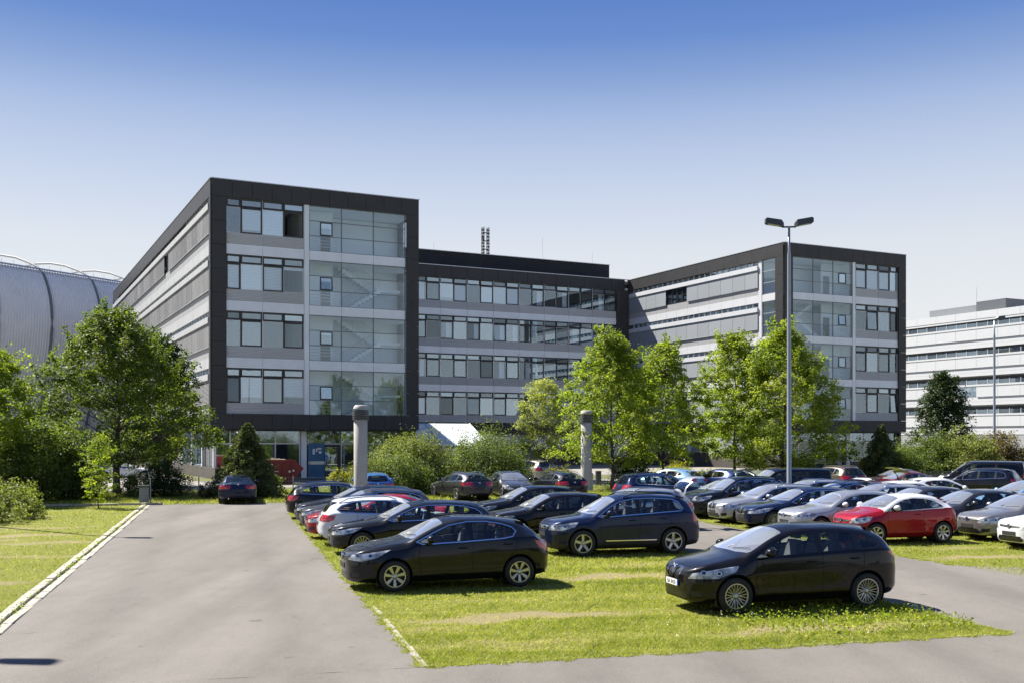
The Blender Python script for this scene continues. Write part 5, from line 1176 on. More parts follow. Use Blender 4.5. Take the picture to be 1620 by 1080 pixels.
def tree(name, label, x, y, h, crown_w, base, kind, seed, n_clump=130, per=120, leaf=0.14, shape='oval', trunk_r=0.13, lean=(0, 0), group=None, clump=0.5, cat='tree', off=(0, 0), tip=0.0):
    rs = np.random.RandomState(seed); root = empty(name, (x, y, 0), 0, label=label, cat=cat, group=group)
    ch = h - base; rw = crown_w / 2
    def env(t):
        if shape == 'oval': return rw * max(.12, (math.sin(math.pi * min(1, max(0, t * .86 + .10))) ** .62))
        if shape == 'cone': return rw * max(.08, (1 - t) ** .75 * (1 - math.exp(-t * 14)) * 1.1)
        if shape == 'broad': return rw * max(.10, min(1, (t + .12) / .26) ** .8 * (1 - max(0, t - .22) / .78) ** .62 * 1.04)
        return rw * max(.1, math.sqrt(max(0, 1 - t * t)))          # dome
    B = MB(); tp = [(lean[0] * t * h, lean[1] * t * h, t * h * .92) for t in (0, .12, .3, .5, .7, .88, 1)]
    B.tube([(p[0] + rs.normal() * .03 * i, p[1] + rs.normal() * .03 * i, p[2]) for i, p in enumerate(tp)], [trunk_r * k for k in (1.25, 1, .85, .6, .38, .2, .06)], 9)
    cs = []; az = rs.uniform(0, 6.28)
    for i in range(n_clump):
        t = (i + .5) / n_clump; t = t ** .9; az += 2.39996 + rs.normal() * .25
        f = rs.uniform(.30, 1.03) ** .6; r = env(t) * f * rs.uniform(.82, 1.08)
        z = base + ch * t; d = Vector((math.cos(az), math.sin(az), 0))
        c = Vector((off[0] * t + d.x * r + lean[0] * z, off[1] * t + d.y * r + lean[1] * z, z - .10 * r)); cs.append((c, d, r))
        if i % 2 == 0 and r > .3:
            z0 = max(base * .85, z - r * rs.uniform(.55, .95)); s = Vector((lean[0] * z0, lean[1] * z0, z0)); m = s.lerp(c, .55) + Vector((0, 0, -.06 * r + rs.normal() * .05))
            rb = trunk_r * .28 * (1 - .6 * t); B.tube([s, m, c], [rb, rb * .6, rb * .2], 5, cap=False)
    if tip:
        for k in range(int(26 * tip)):                                  # upright leading shoots breaking the outline
            t = rs.uniform(.35, 1.0); az = rs.uniform(0, 6.28); r = env(t) * rs.uniform(.75, 1.05); d = Vector((math.cos(az), math.sin(az), 0)); z = base + ch * t
            for q in range(4): cs.append((Vector((off[0] * t + d.x * (r + q * .14), off[1] * t + d.y * (r + q * .14), z + q * .28)), d, -1.0 - q))
    B.build('trunk', M_BARK, root, smooth=True)
    P = []; O = []; T = []
    for c, d, r in cs:
        n = int(per * 1.75 * rs.uniform(.55, 1.35)) if r >= 0 else int(per * .30); k = clump * rs.uniform(.65, 1.3) if r >= 0 else .17
        tw = rs.normal(size=(6, 3)) * np.array([k * .62, k * .62, k * .36]) if r >= 0 else np.zeros((1, 3)); g = rs.randint(0, len(tw), n)
        p = tw[g] + rs.normal(size=(n, 3)) * (np.array([.15, .15, .10]) if r >= 0 else np.array([.10, .10, .10])) * (k / .5 if r >= 0 else 1); p[:, 2] -= (p[:, 0] ** 2 + p[:, 1] ** 2) * .25
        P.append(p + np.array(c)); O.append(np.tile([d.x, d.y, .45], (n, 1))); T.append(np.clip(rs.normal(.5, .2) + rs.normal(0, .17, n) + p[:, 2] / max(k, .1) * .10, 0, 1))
    P = np.concatenate(P); O = np.concatenate(O); T = np.concatenate(T); keep = P[:, 2] > .08; P, O, T = P[keep], O[keep], T[keep]
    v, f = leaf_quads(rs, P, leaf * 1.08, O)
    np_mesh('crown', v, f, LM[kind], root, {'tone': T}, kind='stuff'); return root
def shrub(name, label, x, y, w, h, kind, seed, n_clump=70, per=90, leaf=0.10, depth=None, group=None, up=0.0, cat='bush', mix=None):
    """many stemmed bush: stems and a ragged dome of leaf clumps"""
    rs = np.random.RandomState(seed); root = empty(name, (x, y, 0), BROT * .7, label=label, cat=cat, group=group); dp = depth or w
    B = MB(); P = []; O = []; T = []
    for i in range(n_clump):
        az = i * 2.39996 + rs.normal() * .2; el = math.asin(min(1, (i + .5) / n_clump)); f = rs.uniform(.45, 1.0) ** .55 * rs.uniform(.85, 1.1)
        wob = 1 + .22 * math.sin(az * 3 + seed) * math.cos(el) + .12 * math.sin(az * 5 + seed * 2)
        c = np.array([math.cos(az) * math.cos(el) ** .8 * w / 2 * f * wob, math.sin(az) * math.cos(el) ** .8 * dp / 2 * f * wob, .06 * h + (math.sin(el) * .9 * h) * f * (1 + .12 * math.sin(az * 2 + seed))])
        if i % 4 == 0: B.tube([(c[0] * .2, c[1] * .2, 0), (c[0] * .55, c[1] * .55, c[2] * .55), tuple(c)], [.035, .024, .008], 5, cap=False)
        n = int(per * 1.9 * rs.uniform(.6, 1.3)); k = .16 * (w * h) ** .5 * rs.uniform(.7, 1.25)
        tw = rs.normal(size=(5, 3)) * np.array([k * (.6 - .3 * up), k * (.6 - .3 * up), k * (.5 + up)]); g = rs.randint(0, 5, n)
        p = tw[g] + rs.normal(size=(n, 3)) * k * np.array([.36, .36, .34 + .3 * up]) + c
        P.append(p); O.append(np.tile([c[0], c[1], .5 * h], (n, 1)) / max(.3, np.linalg.norm(c))); T.append(np.clip(rs.normal(.5, .2) + rs.normal(0, .16, n), 0, 1))
    P = np.concatenate(P); O = np.concatenate(O); T = np.concatenate(T); k = P[:, 2] > .03; v, f = leaf_quads(rs, P[k], leaf * 1.15, O[k], flat=.1)
    B.build('stem', M_BARK, root, kind='stuff'); np_mesh('foliage', v, f, LM[kind], root, {'tone': T[k]}, kind='stuff'); return root
def conifer(name, label, x, y, h, w, seed, kind='needle', group=None, tiers=26):
    rs = np.random.RandomState(seed); root = empty(name, (x, y, 0), 0, label=label, cat='tree', group=group)
    B = MB(); B.tube([(0, 0, 0), (0.02, 0, h * .5), (0, .02, h * .97)], [.11, .07, .01], 8)
    P = []; O = []; T = []
    for i in range(tiers):
        t = i / (tiers - 1); z = .25 + (h - .3) * t; n = int(9 - 4 * t)
        for k in range(n):
            az = k * 2 * math.pi / n + i * 1.1 + rs.normal() * .2; L = (w / 2) * (1 - t) ** .8 * rs.uniform(.72, 1.15) + .10
            d = np.array([math.cos(az), math.sin(az), 0]); tipz = z - L * .12 + .18 * L * rs.normal()
            B.tube([(0, 0, z), tuple(d * L * .6 + np.array([0, 0, z + .05 * L])), tuple(d * L + np.array([0, 0, tipz]))], [.022, .014, .004], 4, cap=False)
            m = int(105 * L) + 26; s = rs.uniform(.12, 1.05, m); sp = .05 + .22 * L * (1.05 - s) + .03
            p = d * (s * L)[:, None] + np.array([-d[1], d[0], 0]) * (rs.normal(size=m) * sp * .8)[:, None]; p[:, 2] = z + .05 * L * np.sin(s * 3) - .13 * L * s ** 2 - np.abs(rs.normal(size=m)) * .10
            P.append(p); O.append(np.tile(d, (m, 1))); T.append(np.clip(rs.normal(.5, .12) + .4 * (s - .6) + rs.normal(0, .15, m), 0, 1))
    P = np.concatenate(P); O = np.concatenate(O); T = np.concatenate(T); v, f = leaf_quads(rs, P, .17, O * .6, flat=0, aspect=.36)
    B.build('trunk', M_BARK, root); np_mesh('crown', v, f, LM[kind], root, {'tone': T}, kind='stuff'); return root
AV = 'young street trees before the right wing'
tree('maple_tree', 'big spreading maple between the barrel hall and the left wing', -22.3, 59.5, 10.2, 11.0, 2.2, 'maple', 1, 260, 115, .155, 'broad', .20, clump=.62, tip=1.4, off=(-.3, 0))
tree('round_tree', 'dark rounded tree close against the left wing side wall', -23.6, 70.5, 9.9, 5.0, 1.6, 'dark', 2, 120, 110, .17, 'oval', .16, clump=.62)
tree('roadside_tree', 'yellow green tree cut by the left picture edge', -25.6, 51.5, 7.6, 4.6, .8, 'linden', 3, 110, 120, .15, 'oval', .13, clump=.55)
tree('flowering_tree', 'small pale leaved tree between the hedge and the lindens', 2.4, 78, 7.5, 4.1, 2.0, 'pale', 4, 90, 100, .13, 'oval', .08, clump=.5)
tree('linden_tree', 'yellow green linden just behind the second vent column', 6.2, 65.5, 9.5, 7.4, 1.9, 'linden', 5, 165, 105, .15, 'broad', .12, clump=.52, group=AV, tip=1)
tree('linden_tree', 'slender linden with a bird nest in its crown', 9.9, 69, 9.2, 6.2, 2.0, 'linden', 6, 120, 95, .15, 'broad', .10, clump=.5, group=AV, tip=1)
tree('linden_tree', 'slim linden with a bare lower trunk before the white blinds', 15.2, 72, 10.2, 6.8, 2.3, 'linden', 7, 150, 95, .15, 'broad', .11, clump=.5, group=AV, tip=1.2)
tree('linden_tree', 'widest linden, overlapping the double headed lamp pole', 17.9, 69.5, 10.3, 9.2, 1.6, 'linden', 8, 250, 110, .155, 'broad', .13, clump=.56, group=AV, tip=1)
tree('oak_tree', 'dark conical tree before the white office building', 40.9, 100, 9.2, 5.6, 2.0, 'dark', 9, 110, 120, .20, 'broad', .16, clump=.75)
tree('sapling', 'thin young sapling beside the grey litter bin', -18.9, 48.2, 3.3, 1.5, .35, 'linden', 10, 46, 50, .09, 'oval', .03, clump=.24)
conifer('conifer_tree', 'bushy conifer rising behind the dark blue coupe', -14.0, 55.8, 4.05, 4.4, 11)
conifer('conifer_tree', 'yew like conifer beside the yellow bush', 23.3, 66.5, 4.1, 3.6, 12, 'needle')
shrub('hazel_bush', 'tall dark bush under the yellow green tree', -23.9, 53.0, 4.2, 4.3, 'shrub', 20, 95, 110, .13)
shrub('hazel_bush', 'tall dark bush left of the thin sapling', -22.3, 53.6, 2.4, 2.9, 'shrub', 21, 70, 110, .13)
shrub('hazel_bush', 'loose light bush at the left picture edge', -26.4, 50, 4.4, 3.4, 'olive', 22, 70, 100, .12)
shrub('low_hedge', 'low yellow green hedge beside the grass bay', -20.3, 42.0, 2.8, 1.15, 'olive', 23, 70, 100, .10, depth=7.5, up=.3, cat='hedge')
shrub('low_bush', 'small pale bush right of the thin sapling', -20.3, 56.5, 1.5, 1.4, 'shrub', 24, 34, 80, .08)
shrub('yew_bush', 'dense round dark bush behind the litter bin', -18.6, 56.6, 2.4, 1.95, 'dark', 25, 60, 130, .08)
shrub('low_bush', 'small twiggy bush left of the dark blue coupe', -15.9, 55.2, .9, .9, 'rust', 26, 20, 50, .07)
shrub('laurel_bush', 'small yellow green bush left of the first vent column', -9.7, 60, 1.6, 1.45, 'yellow', 27, 34, 80, .10)
shrub('laurel_bush', 'pale bush hugging the first vent column', -8.1, 58.0, 1.5, 2.0, 'olive', 28, 36, 90, .09, up=.2)
shrub('privet_bush', 'large mixed bush right of the first vent column', -5.9, 61.6, 4.8, 3.45, 'olive', 29, 170, 140, .10)
shrub('privet_bush', 'dark lower bush behind the blue hatchback', -6.4, 59.3, 4.2, 2.3, 'shrub', 30, 110, 130, .09)
shrub('willow_bush', 'broad upright bush before the white tent', -1.5, 64.6, 5.0, 3.1, 'shrub', 31, 170, 140, .10, up=.4)
shrub('privet_bush', 'dark bush at the foot of the second vent column row', 7.6, 67, 2.6, 2.2, 'dark', 32, 55, 110, .10)
shrub('low_bush', 'low yellow flowering bush under the lindens', 11.5, 73.5, 2.8, 1.6, 'yellow', 33, 34, 60, .09)
shrub('low_bush', 'small light bush by the round traffic sign', 3.4, 74.5, 2.0, 1.2, 'yellow', 34, 30, 60, .09)
shrub('spiraea_bush', 'bright yellow rounded bush above the dark red coupe', 21.9, 67.0, 1.9, 1.6, 'yellow', 35, 50, 110, .08)
shrub('yew_bush', 'second dark bush right of the yew like conifer', 25.0, 67.2, 2.4, 2.9, 'shrub', 36, 60, 110, .10)
for i, (x, y, w, h, k, lb) in enumerate(((29.6, 75, 4.0, 3.1, 'shrub', 'tall ragged bush below the dark conical tree'), (32.2, 74, 3.4, 3.7, 'olive', 'tall green bush left of the slim single lamp'), (34.9, 75.5, 3.4, 3.7, 'rust', 'reddish bush right of the slim single lamp'), (37.6, 75, 3.4, 2.9, 'olive', 'yellow green bush at the right picture edge'), (27.2, 74, 2.6, 2.4, 'shrub', 'lower bush at the right wing corner'))):
    shrub('wild_bush', lb, x, y, w, h, k, 40 + i, 85, 110, .13, group='wild bushes at the far right')
# plantings under the trees in front of the wings
shrub('low_bush', 'low bush by the right wing plinth', 13.4, 73, 1.8, 1.1, 'olive', 50, 24, 60, .09)

# tree belt across the road behind the viewer, mirrored in windows and paint
_src = tree('road_tree', 'broad tree across the road behind the viewer', -4, -16, 11, 9.5, 1.0, 'maple', 60, 120, 110, .24, 'oval', .2, clump=.9, group='trees across the road behind the viewer')
for _i in range(13):
    _c = copy_tree(_src); _c.location = (-58 + _i * 9.3 + 2 * math.sin(_i * 2.1), -18 - 3 * math.cos(_i * 1.7), 0); _c.rotation_euler.z = _i * 1.3; _c.scale = (1, 1, .85 + .25 * abs(math.sin(_i)))
# ------------------------------------------------------------------ street furniture and odds and ends
M_GALV = mat('galvanised_steel', (0.30, 0.325, 0.35), 0.42, metal=0.6, var=0.08, vscale=3)
M_LAMPD = mat('lamp_housing', (0.045, 0.05, 0.058), 0.45, var=0.05)
M_LENS = mat('lamp_lens', (0.55, 0.56, 0.50), 0.2, var=0.05)
M_CONC = mat('vent_concrete', (0.40, 0.38, 0.35), 0.75, var=0.10, vscale=2, bump=0.15)
M_VENT = mat('vent_metal', (0.12, 0.115, 0.11), 0.5, metal=0.5, var=0.1)
def lamp(name, label, x, y, h, heads, rz, group):
    r = empty(name, (x, y, 0), rz, label=label, cat='street lamp', group=group)
    B = MB(); B.tube([(0, 0, 0), (0, 0, .9), (0, 0, .92), (0, 0, h * .88), (0, 0, h * .9), (0, 0, h - .25)], [.115, .112, .10, .075, .05, .05], 12); B.build('pole', M_GALV, r, smooth=True)
    B = MB(); B.box(-.01, .01, -.14, -.10, .55, .95) ; B.build('service_door', M_GALV, r)
    B = MB(); s = -.28 if len(heads) > 1 else -.05; B.box(s, .28, -.03, .03, h - .28, h - .22); B.build('cross_arm', M_LAMPD, r)
    for sd in heads:
        hd = MB(); pts = [(.22, .10, -.02, .14), (.32, .17, .02, .27), (.90, .20, .12, .36), (.97, .17, .16, .33)]
        vs = []
        for px_, w, z0, z1 in pts:
            vs += [(sd * px_, -w, h - .24 + z0), (sd * px_, w, h - .24 + z0), (sd * px_, w * .8, h - .24 + z1), (sd * px_, -w * .8, h - .24 + z1)]
        fs = [(4 * i + k, 4 * i + (k + 1) % 4, 4 * i + 4 + (k + 1) % 4, 4 * i + 4 + k) for i in range(3) for k in range(4)] + [(0, 1, 2, 3), (12, 13, 14, 15)]
        hd.add(vs, fs); o = hd.build('lamp_head', M_LAMPD, r)
        L = MB(); L.add([(sd * .40, -.14, h - .212), (sd * .86, -.165, h - .132), (sd * .86, .165, h - .132), (sd * .40, .14, h - .212)], [(0, 1, 2, 3)]); L.build('lamp_lens', M_LENS, o)
    return r
lq = QP(22.3, 38.9)
lamp('street_lamp', 'tall double headed lamp standing among the parked cars', lq[0], lq[1], 12.1, (1, -1), R(-4), 'car park lamps')
lamp('street_lamp', 'slim single headed lamp before the white office building', 35.0, 76.5, 12.0, (1,), R(26), 'car park lamps')
for q, p, lb in ((-9.75, 24.0, 'single headed lamp casting the long head shadow at the bottom corner'), (-9.75, 43.4, 'single headed lamp casting the small shadow halfway up the driveway')):
    w = QP(q, p); lamp('street_lamp', lb, w[0], w[1], 12.0, (1,), R(0), 'lamps left of the driveway')
def vent(label, x, y, h):
    r = empty('vent_column', (x, y, 0), 0, label=label, cat='vent', group='concrete vent columns')
    B = MB(); B.lathe([(.33, 0), (.33, h - .72), (.30, h - .70)], 28); B.build('shaft', M_CONC, r, smooth=True)
    for k in range(6):
        z = h - .70 + k * .085; B = MB(); B.lathe([(.28, z), (.37, z - .02), (.40, z + .0), (.39, z + .045), (.28, z + .05)], 28); B.build('louvre_ring', M_VENT, r, smooth=False)
    B = MB(); B.lathe([(.37, h - .185), (.36, h - .15), (.31, h - .04), (.26, h - .0), (0, h + .01)], 28); B.build('cap', M_CONC, r, smooth=True)
vent('thick concrete vent column behind the bright blue hatchback', -7.35, 51.2, 4.8); vent('concrete vent column in front of the yellow green linden', 4.42, 62.6, 4.85)
# wire mesh fence
fr = empty('mesh_fence', QP(-14, 59.4), _a, label='low galvanised wire mesh fence behind the parked cars', cat='fence')
pm = MB(); pm.box(-.03, .03, -.02, .02, 0, 1.12); pm.box(-.035, .035, -.025, .025, 1.12, 1.135); pme = pm.mesh('fence_post'); pme.materials.append(M_GALV)
wm = MB()
for k in range(6): wm.box(0.03, 2.47, -.004, .004, .08 + k * .19, .087 + k * .19)
for k in range(25): wm.box(.05 + k * .1, .055 + k * .1, -.003, .003, .05, 1.05)
wme = wm.mesh('mesh_panel'); wme.materials.append(M_GALV)
for i in range(25):
    o = bpy.data.objects.new('fence_post', pme); o.location = (i * 2.5, 0, 0); link(o, fr)
    o = bpy.data.objects.new('mesh_panel', wme); o.location = (i * 2.5, 0, 0); link(o, fr)
# litter bin
bx = QP(-3.9, 53.9); r = empty('litter_bin', (bx[0], bx[1], 0), _a, label='grey metal litter bin on a post at the kerb end', cat='bin')
B = MB(); B.box(-.22, .22, -.17, .17, .12, .82); B.build('bin_body', mat('bin_grey', (.20, .215, .23), .5), r); B = MB(); B.box(-.24, .24, -.19, .19, .823, .93); B.build('bin_hood', mat('bin_hood', (.07, .085, .08), .5), r)
B = MB(); B.tube([(.29, 0, 0), (.29, 0, 1.25)], .03, 8); B.build('bin_post', M_GALV, r); B = MB(); B.box(-.3, .42, -.3, .3, 0.002, .06); B.build('bin_base', M_KERB, r)
# red skip container
r = empty('skip_container', BL(2.3, -9.6), BROT, label='red steel skip heaped with soil behind the conifer', cat='skip'); r.scale = (.78, .85, .95); M_SKIP = mat('skip_red', (.16, .012, .016), .55, var=.3, vscale=2)
pr = [(-2.0, .45), (2.0, .45), (2.75, 1.15), (1.9, 1.75), (-1.9, 1.75), (-2.75, 1.15)]
B = MB(); n = len(pr); B.add([(x, -.95, z) for x, z in pr] + [(x, .95, z) for x, z in pr], [tuple(range(n)), tuple(range(2 * n - 1, n - 1, -1))] + [(i, n + i, n + (i + 1) % n, (i + 1) % n) for i in range(n) if i != 3]); B.build('hull', M_SKIP, r)
for x in (-1.6, -.8, 0, .8, 1.6): B = MB(); B.box(x - .05, x + .05, -1.02, -.952, .46, 1.74); B.build('rib', M_SKIP, r)
B = MB(); B.box(-2.0, 2.0, -1.05, -.953, 1.66, 1.80); B.build('rim', M_SKIP, r); B = MB(); B.box(-1.9, 1.9, -.9, .9, 0, .449); B.build('skid', M_SKIP, r)
B = MB(); rs_ = random.Random(4); gx = [[(-1.85 + 3.7 * i / 14, -.9 + 1.8 * j / 6, 1.62 + .28 * math.sin(math.pi * i / 14) * math.sin(math.pi * j / 6) + rs_.uniform(0, .1)) for j in range(7)] for i in range(15)]
B.add([p for row in gx for p in row], [(i * 7 + j, (i + 1) * 7 + j, (i + 1) * 7 + j + 1, i * 7 + j + 1) for i in range(14) for j in range(6)]); B.build('soil_heap', mat('soil', (.14, .10, .065), .95, var=.4, vscale=6), r)
M_WP = mat('skip_lettering', (.7, .68, .66), .6, var=.1)
for x0, x1, z0, z1 in ((-.95, -.05, 1.32, 1.50), (-.75, .15, 1.12, 1.19), (-.62, .45, .92, .96), (1.35, 1.6, .86, 1.0), (1.72, 1.88, .93, 1.06)): B = MB(); B.box(x0, x1, -.966, -.955, z0, z1); B.build('lettering_patch', M_WP, r)
# blue cabinets with a light print
r = empty('blue_cabinet', BL(7.0, -4.6), BROT, label='pair of stacked blue boxes beside the grey entrance door', cat='cabinet')
M_CAB = mat('cabinet_blue', (.03, .12, .22), .5, var=.12)
B = MB(); B.box(-.55, .55, -.35, .35, .1, 1.22); B.build('lower_box', M_CAB, r); B = MB(); B.box(-.55, .55, -.35, .35, 1.47, 2.85); B.build('upper_box', M_CAB, r)
B = MB(); B.box(-.53, .53, -.33, .33, 1.221, 1.469); B.build('shelf', M_FL, r); B = MB(); B.box(-.5, .5, -.3, .3, 0, .099); B.build('foot', M_FD, r)
for x, z, w, h in ((-.30, 2.2, .16, .42), (-.08, 2.3, .10, .22), (.12, 2.42, .34, .12), (.2, 2.15, .2, .2)): B = MB(); B.box(x - w / 2, x + w / 2, -.36, -.352, z - h / 2, z + h / 2); B.build('print_patch', M_WP, r)
# white party tent
r = empty('party_tent', BL(21.6, 16.0), BROT, label='white gabled party tent in the courtyard behind the hedge', cat='tent'); M_TENT = mat('tent_canvas', (.70, .75, .77), .6, var=.04)
W2, L2, ze, zr_ = 5.0, 7.5, 2.5, 4.75
B = MB(); B.add([(-L2, -W2, ze), (L2, -W2, ze), (L2, 0, zr_), (-L2, 0, zr_)], [(0, 1, 2, 3)]); B.add([(-L2, W2, ze), (L2, W2, ze), (L2, 0, zr_), (-L2, 0, zr_)], [(0, 1, 2, 3)]); B.add([(L2, -W2, ze), (L2, W2, ze), (L2, 0, zr_)], [(0, 1, 2)]); B.add([(-L2, -W2, ze), (-L2, W2, ze), (-L2, 0, zr_)], [(0, 1, 2)]); B.build('roof_canvas', M_TENT, r)
for k in range(4):
    x = -L2 + k * 5; B = MB(); B.tube([(x, -W2, ze + .02), (x, 0, zr_ + .03), (x, W2, ze + .02)], .05, 6); B.build('rafter', M_TENT, r)
for x, y0, x1, y1 in ((-L2, -W2, L2, -W2 + .03), (L2 - .03, -W2 + .04, L2, W2), (-L2, -W2 + .04, -L2 + .03, W2)): B = MB(); B.box(min(x, x1), max(x, x1), y0, y1, 0, ze - .25); B.build('side_sheet', M_TENT, r)
B = MB(); B.box(-L2 - .02, L2 + .02, -W2 - .03, -W2, ze - .24, ze); B.build('valance', mat('valance_blue', (.02, .04, .2), .6), r)
# round sign seen from behind, bench, posts
r = empty('traffic_sign', (2.55, 70.5, 0), .1, label='round traffic sign seen from behind under the pale tree', cat='sign')
B = MB(); B.tube([(0, 0, 0), (0, 0, 2.2)], .035, 8); B.build('sign_post', M_GALV, r); B = MB(); B.lathe([(0, -.01), (.33, -.01), (.33, .01), (0, .01)], 24, 'y'); B.v = [(x, y - .05, z + 1.85) for x, y, z in B.v]; B.build('sign_disc', M_LAMPD, r)
r = empty('park_bench', (3.2, 68.5, 0), .45, label='low bench slab beside the second vent column', cat='bench')
B = MB(); B.box(-.9, .9, -.22, .22, .42, .48); B.build('seat', M_CONC, r)
for x in (-.7, .7): B = MB(); B.box(x - .1, x + .1, -.2, .2, 0, .419); B.build('leg', M_LAMPD, r)
for i, (x, y, h) in enumerate(((5.9, 72, 1.0), (5.0, 70.5, 1.9))):
    r = empty('bollard', (x, y, 0), 0, label=('squat dark bollard under the linden', 'thin dark post right of the vent column')[i], cat='bollard')
    B = MB(); w = .2 if i == 0 else .05; B.tube([(0, 0, 0), (0, 0, h - .06)], w, 10); B.build('shaft', M_LAMPD, r); B = MB(); B.lathe([(w * 1.15, h - .06), (w * 1.15, h - .03), (w * .7, h), (0, h)], 12); B.build('cap', M_LAMPD, r)
# bird nest in the slender linden
r = empty('bird_nest', (9.75, 68.0, 7.4), 0, label='dark twig ball of a bird nest in the linden crown', cat='nest'); B = MB(); rn = random.Random(3)
for k in range(150):
    a, b = [Vector((rn.gauss(0, 1), rn.gauss(0, 1), rn.gauss(0, .8))).normalized() * .30 for _ in (0, 1)]; B.tube([a, (a + b) * .62, b], .012, 3, cap=False)
B.build('twig_mass', M_BARK, r, kind='stuff')
# ------------------------------------------------------------------ grass blades and weeds on the parking islands
def blade_field(name, label, regions, n, seed, hgt=(.018, .07)):
    rs = np.random.RandomState(seed); Q = []; Pp = []
    areas = [abs((r[1] - r[0]) * (r[3] - r[2])) for r in regions]
    for (q0, q1, p0, p1, wgt), ar in zip(regions, areas):
        k = int(n * wgt); u = rs.uniform(0, 1, k)
        p = 1 / (1 / p0 + u * (1 / p1 - 1 / p0)); Q.append(rs.uniform(q0, q1, k)); Pp.append(p)
    Q = np.concatenate(Q); Pp = np.concatenate(Pp); N = len(Q)
    x = Q * QV[0] + Pp * PV[0]; y = Q * QV[1] + Pp * PV[1]
    vis = (np.abs(x / np.maximum(y, 1)) < .56); Q, Pp, x, y = Q[vis], Pp[vis], x[vis], y[vis]; N = len(x)
    # smooth random field: worn dry strips along the rows and lush tufts
    g = lambda a, b, c, d: np.sin(Q * a + Pp * b + c) * np.sin(Pp * d + Q * .37 + c * 2)
    fld = .5 + .22 * g(.5, .9, 1.0, 1.7) + .2 * g(1.1, 2.3, 2.0, 3.1) + .16 * g(2.7, 4.1, .3, 5.3) + .16 * g(9.1, 7.3, 1.3, 13.7) + .14 * g(19., 15., 4.3, 23.) + .10 * rs.normal(size=N)
    dry = dryness(Q, Pp); fld = fld - .55 * dry
    keep = (fld > .16) & (rs.uniform(0, 1, N) > dry * .75); dry = dry[keep]; Q, Pp, x, y, fld = Q[keep], Pp[keep], x[keep], y[keep], fld[keep]; N = len(x)
    sc = np.clip(y / 20, .75, 2.4); h = (hgt[0] + (hgt[1] - hgt[0]) * rs.uniform(0, 1, N) ** 1.6 * np.clip(fld + .25, .3, 1.3)) * np.clip(sc, 1, 1.35); w = .007 * sc * rs.uniform(.7, 1.4, N)
    az = rs.uniform(0, 6.283, N); ln = h * rs.uniform(.4, 1.8, N); la = rs.uniform(0, 6.283, N)
    bx, by = np.cos(az) * w, np.sin(az) * w; z0 = np.full(N, .001)
    v = np.empty((N, 3, 3)); v[:, 0] = np.stack([x - bx, y - by, z0], 1); v[:, 1] = np.stack([x + bx, y + by, z0], 1); v[:, 2] = np.stack([x + np.cos(la) * ln, y + np.sin(la) * ln, h], 1)
    tone = np.clip(.58 + rs.normal(0, .2, N) + (.42 - fld) * .8 + .3 * dry, 0, 1)
    np_mesh(name, v.reshape(-1, 3), np.arange(N * 3).reshape(N, 3), LM['grass'], None, {'tone': tone}, kind='stuff', label=label)
LM['grass'] = leaf_mat('grass_blade', (0.15, 0.185, 0.02), (0.29, 0.315, 0.04), (0.55, 0.49, 0.2), 0.45)
blade_field('grass', 'short yellow green grass growing over the parking bays', [(QR - .05, QA + .06, PF - .03, 50, .55), (QB + .1, 45, 19.5, 46, .2), (-26, QL - .42, 14, 53, .25)], 620000, 3)
blade_field('verge_grass', 'longer grass on the verge along the fence', [(-16, 45, 53.3, 66, 1.0)], 90000, 4, (.08, .2))
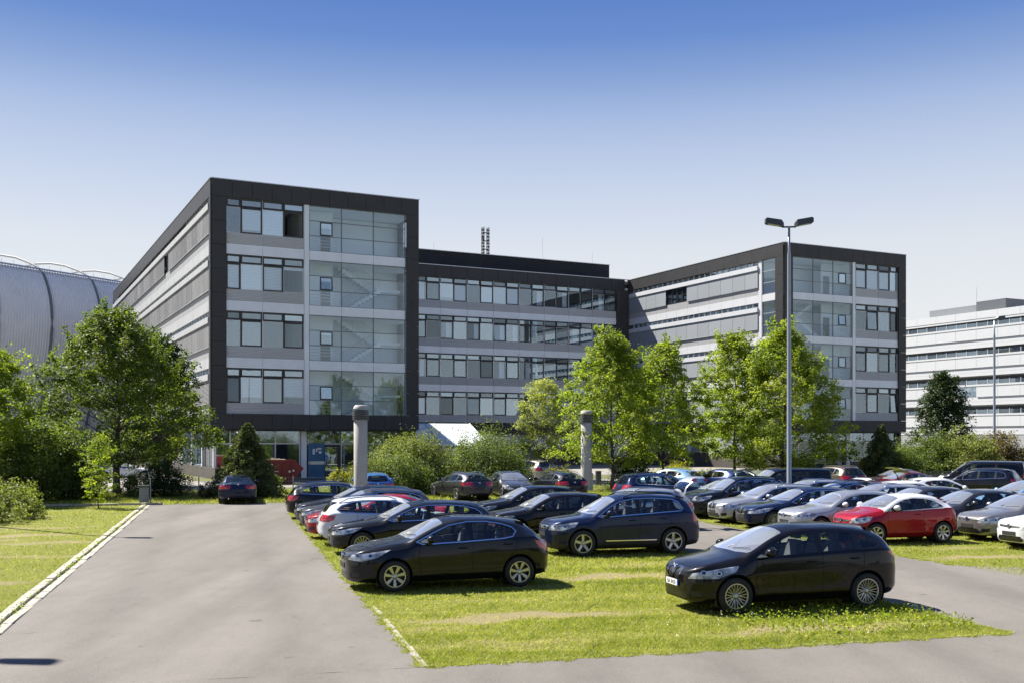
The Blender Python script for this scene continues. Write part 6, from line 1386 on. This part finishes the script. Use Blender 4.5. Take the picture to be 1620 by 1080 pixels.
def edge_tufts(name, label, segs, n, seed):
    """ragged tufts leaning over the edge of the tarmac"""
    rs = np.random.RandomState(seed); V = []; T = []
    for (qa, pa, qb, pb, nq, npv) in segs:
        L_ = math.hypot(qb - qa, pb - pa); k = int(n * L_ / 40); t = rs.uniform(0, 1, k); m = np.clip(.5 + .5 * np.sin(t * L_ * 2.1) * np.sin(t * L_ * 5.3 + 1) + .35 * np.sin(t * L_ * 13.0), 0, 1)
        keep = rs.uniform(0, 1, k) < m; t, m = t[keep], m[keep]; off = np.abs(rs.normal(0, .07, len(t))) * (m + .15)
        q = qa + (qb - qa) * t + nq * off; p = pa + (pb - pa) * t + npv * off; x = q * QV[0] + p * PV[0]; y = q * QV[1] + p * PV[1]; N = len(t)
        h = rs.uniform(.025, .075, N); w = .007 * np.clip(y / 20, .8, 2.2); az, la = rs.uniform(0, 6.283, (2, N)); v = np.empty((N, 3, 3)); z0 = np.full(N, .007)
        v[:, 0] = np.stack([x - np.cos(az) * w, y - np.sin(az) * w, z0], 1); v[:, 1] = np.stack([x + np.cos(az) * w, y + np.sin(az) * w, z0], 1); v[:, 2] = np.stack([x + np.cos(la) * h, y + np.sin(la) * h, z0 + h * .7], 1)
        V.append(v.reshape(-1, 3)); T.append(np.clip(rs.normal(.5, .22, N), 0, 1))
    V = np.concatenate(V); np_mesh(name, V, np.arange(len(V)).reshape(-1, 3), LM['grass'], None, {'tone': np.concatenate(T)}, kind='stuff', label=label)
edge_tufts('edge_grass', 'ragged grass tufts creeping over the asphalt edges', [(QR, PF, QR, 46, -1, 0), (QR, PF, QA, PF, 0, -1), (QA, PF, QA, 46, 1, 0), (QB, 22.5, QB, 46, -1, 0), (QL - .42, 13, QL - .42, 52, 1, 0)], 26000, 12)
def weeds(name, label, q0, q1, p0, p1, n, col, seed, z=(.06, .14), s=.02):
    rs = np.random.RandomState(seed); q, p = rs.uniform(q0, q1, n), rs.uniform(p0, p1, n); x = q * QV[0] + p * PV[0]; y = q * QV[1] + p * PV[1]
    P = np.stack([x, y, rs.uniform(*z, n)], 1); P = np.repeat(P, 4, 0) + rs.normal(size=(n * 4, 3)) * s * .7; v, f = leaf_quads(rs, P, s)
    np_mesh(name, v, f, col, None, {'tone': rs.uniform(0, 1, len(f))}, kind='stuff', label=label)
weeds('dandelion_flowers', 'yellow dandelion flowers by the people carrier', 7.5, 12.1, 14.6, 17.6, 46, mat('dandelion', (.75, .55, .02), .6, var=0), 5, s=.03)
weeds('clover_flowers', 'tiny white clover flowers in the grass', 6.5, 12.1, 14.6, 17.4, 60, mat('clover', (.75, .74, .68), .6, var=0), 6, s=.022)
weeds('clover_leaves', 'leafy weeds growing along the island edge', 8.5, 12.15, 14.8, 17.2, 700, LM['linden'], 7, z=(.02, .16), s=.05)
weeds('kerb_weeds', 'weeds in the joint of the double kerb', QL - .24, QL - .16, 14, 52, 260, LM['linden'], 8, z=(.03, .08), s=.05)
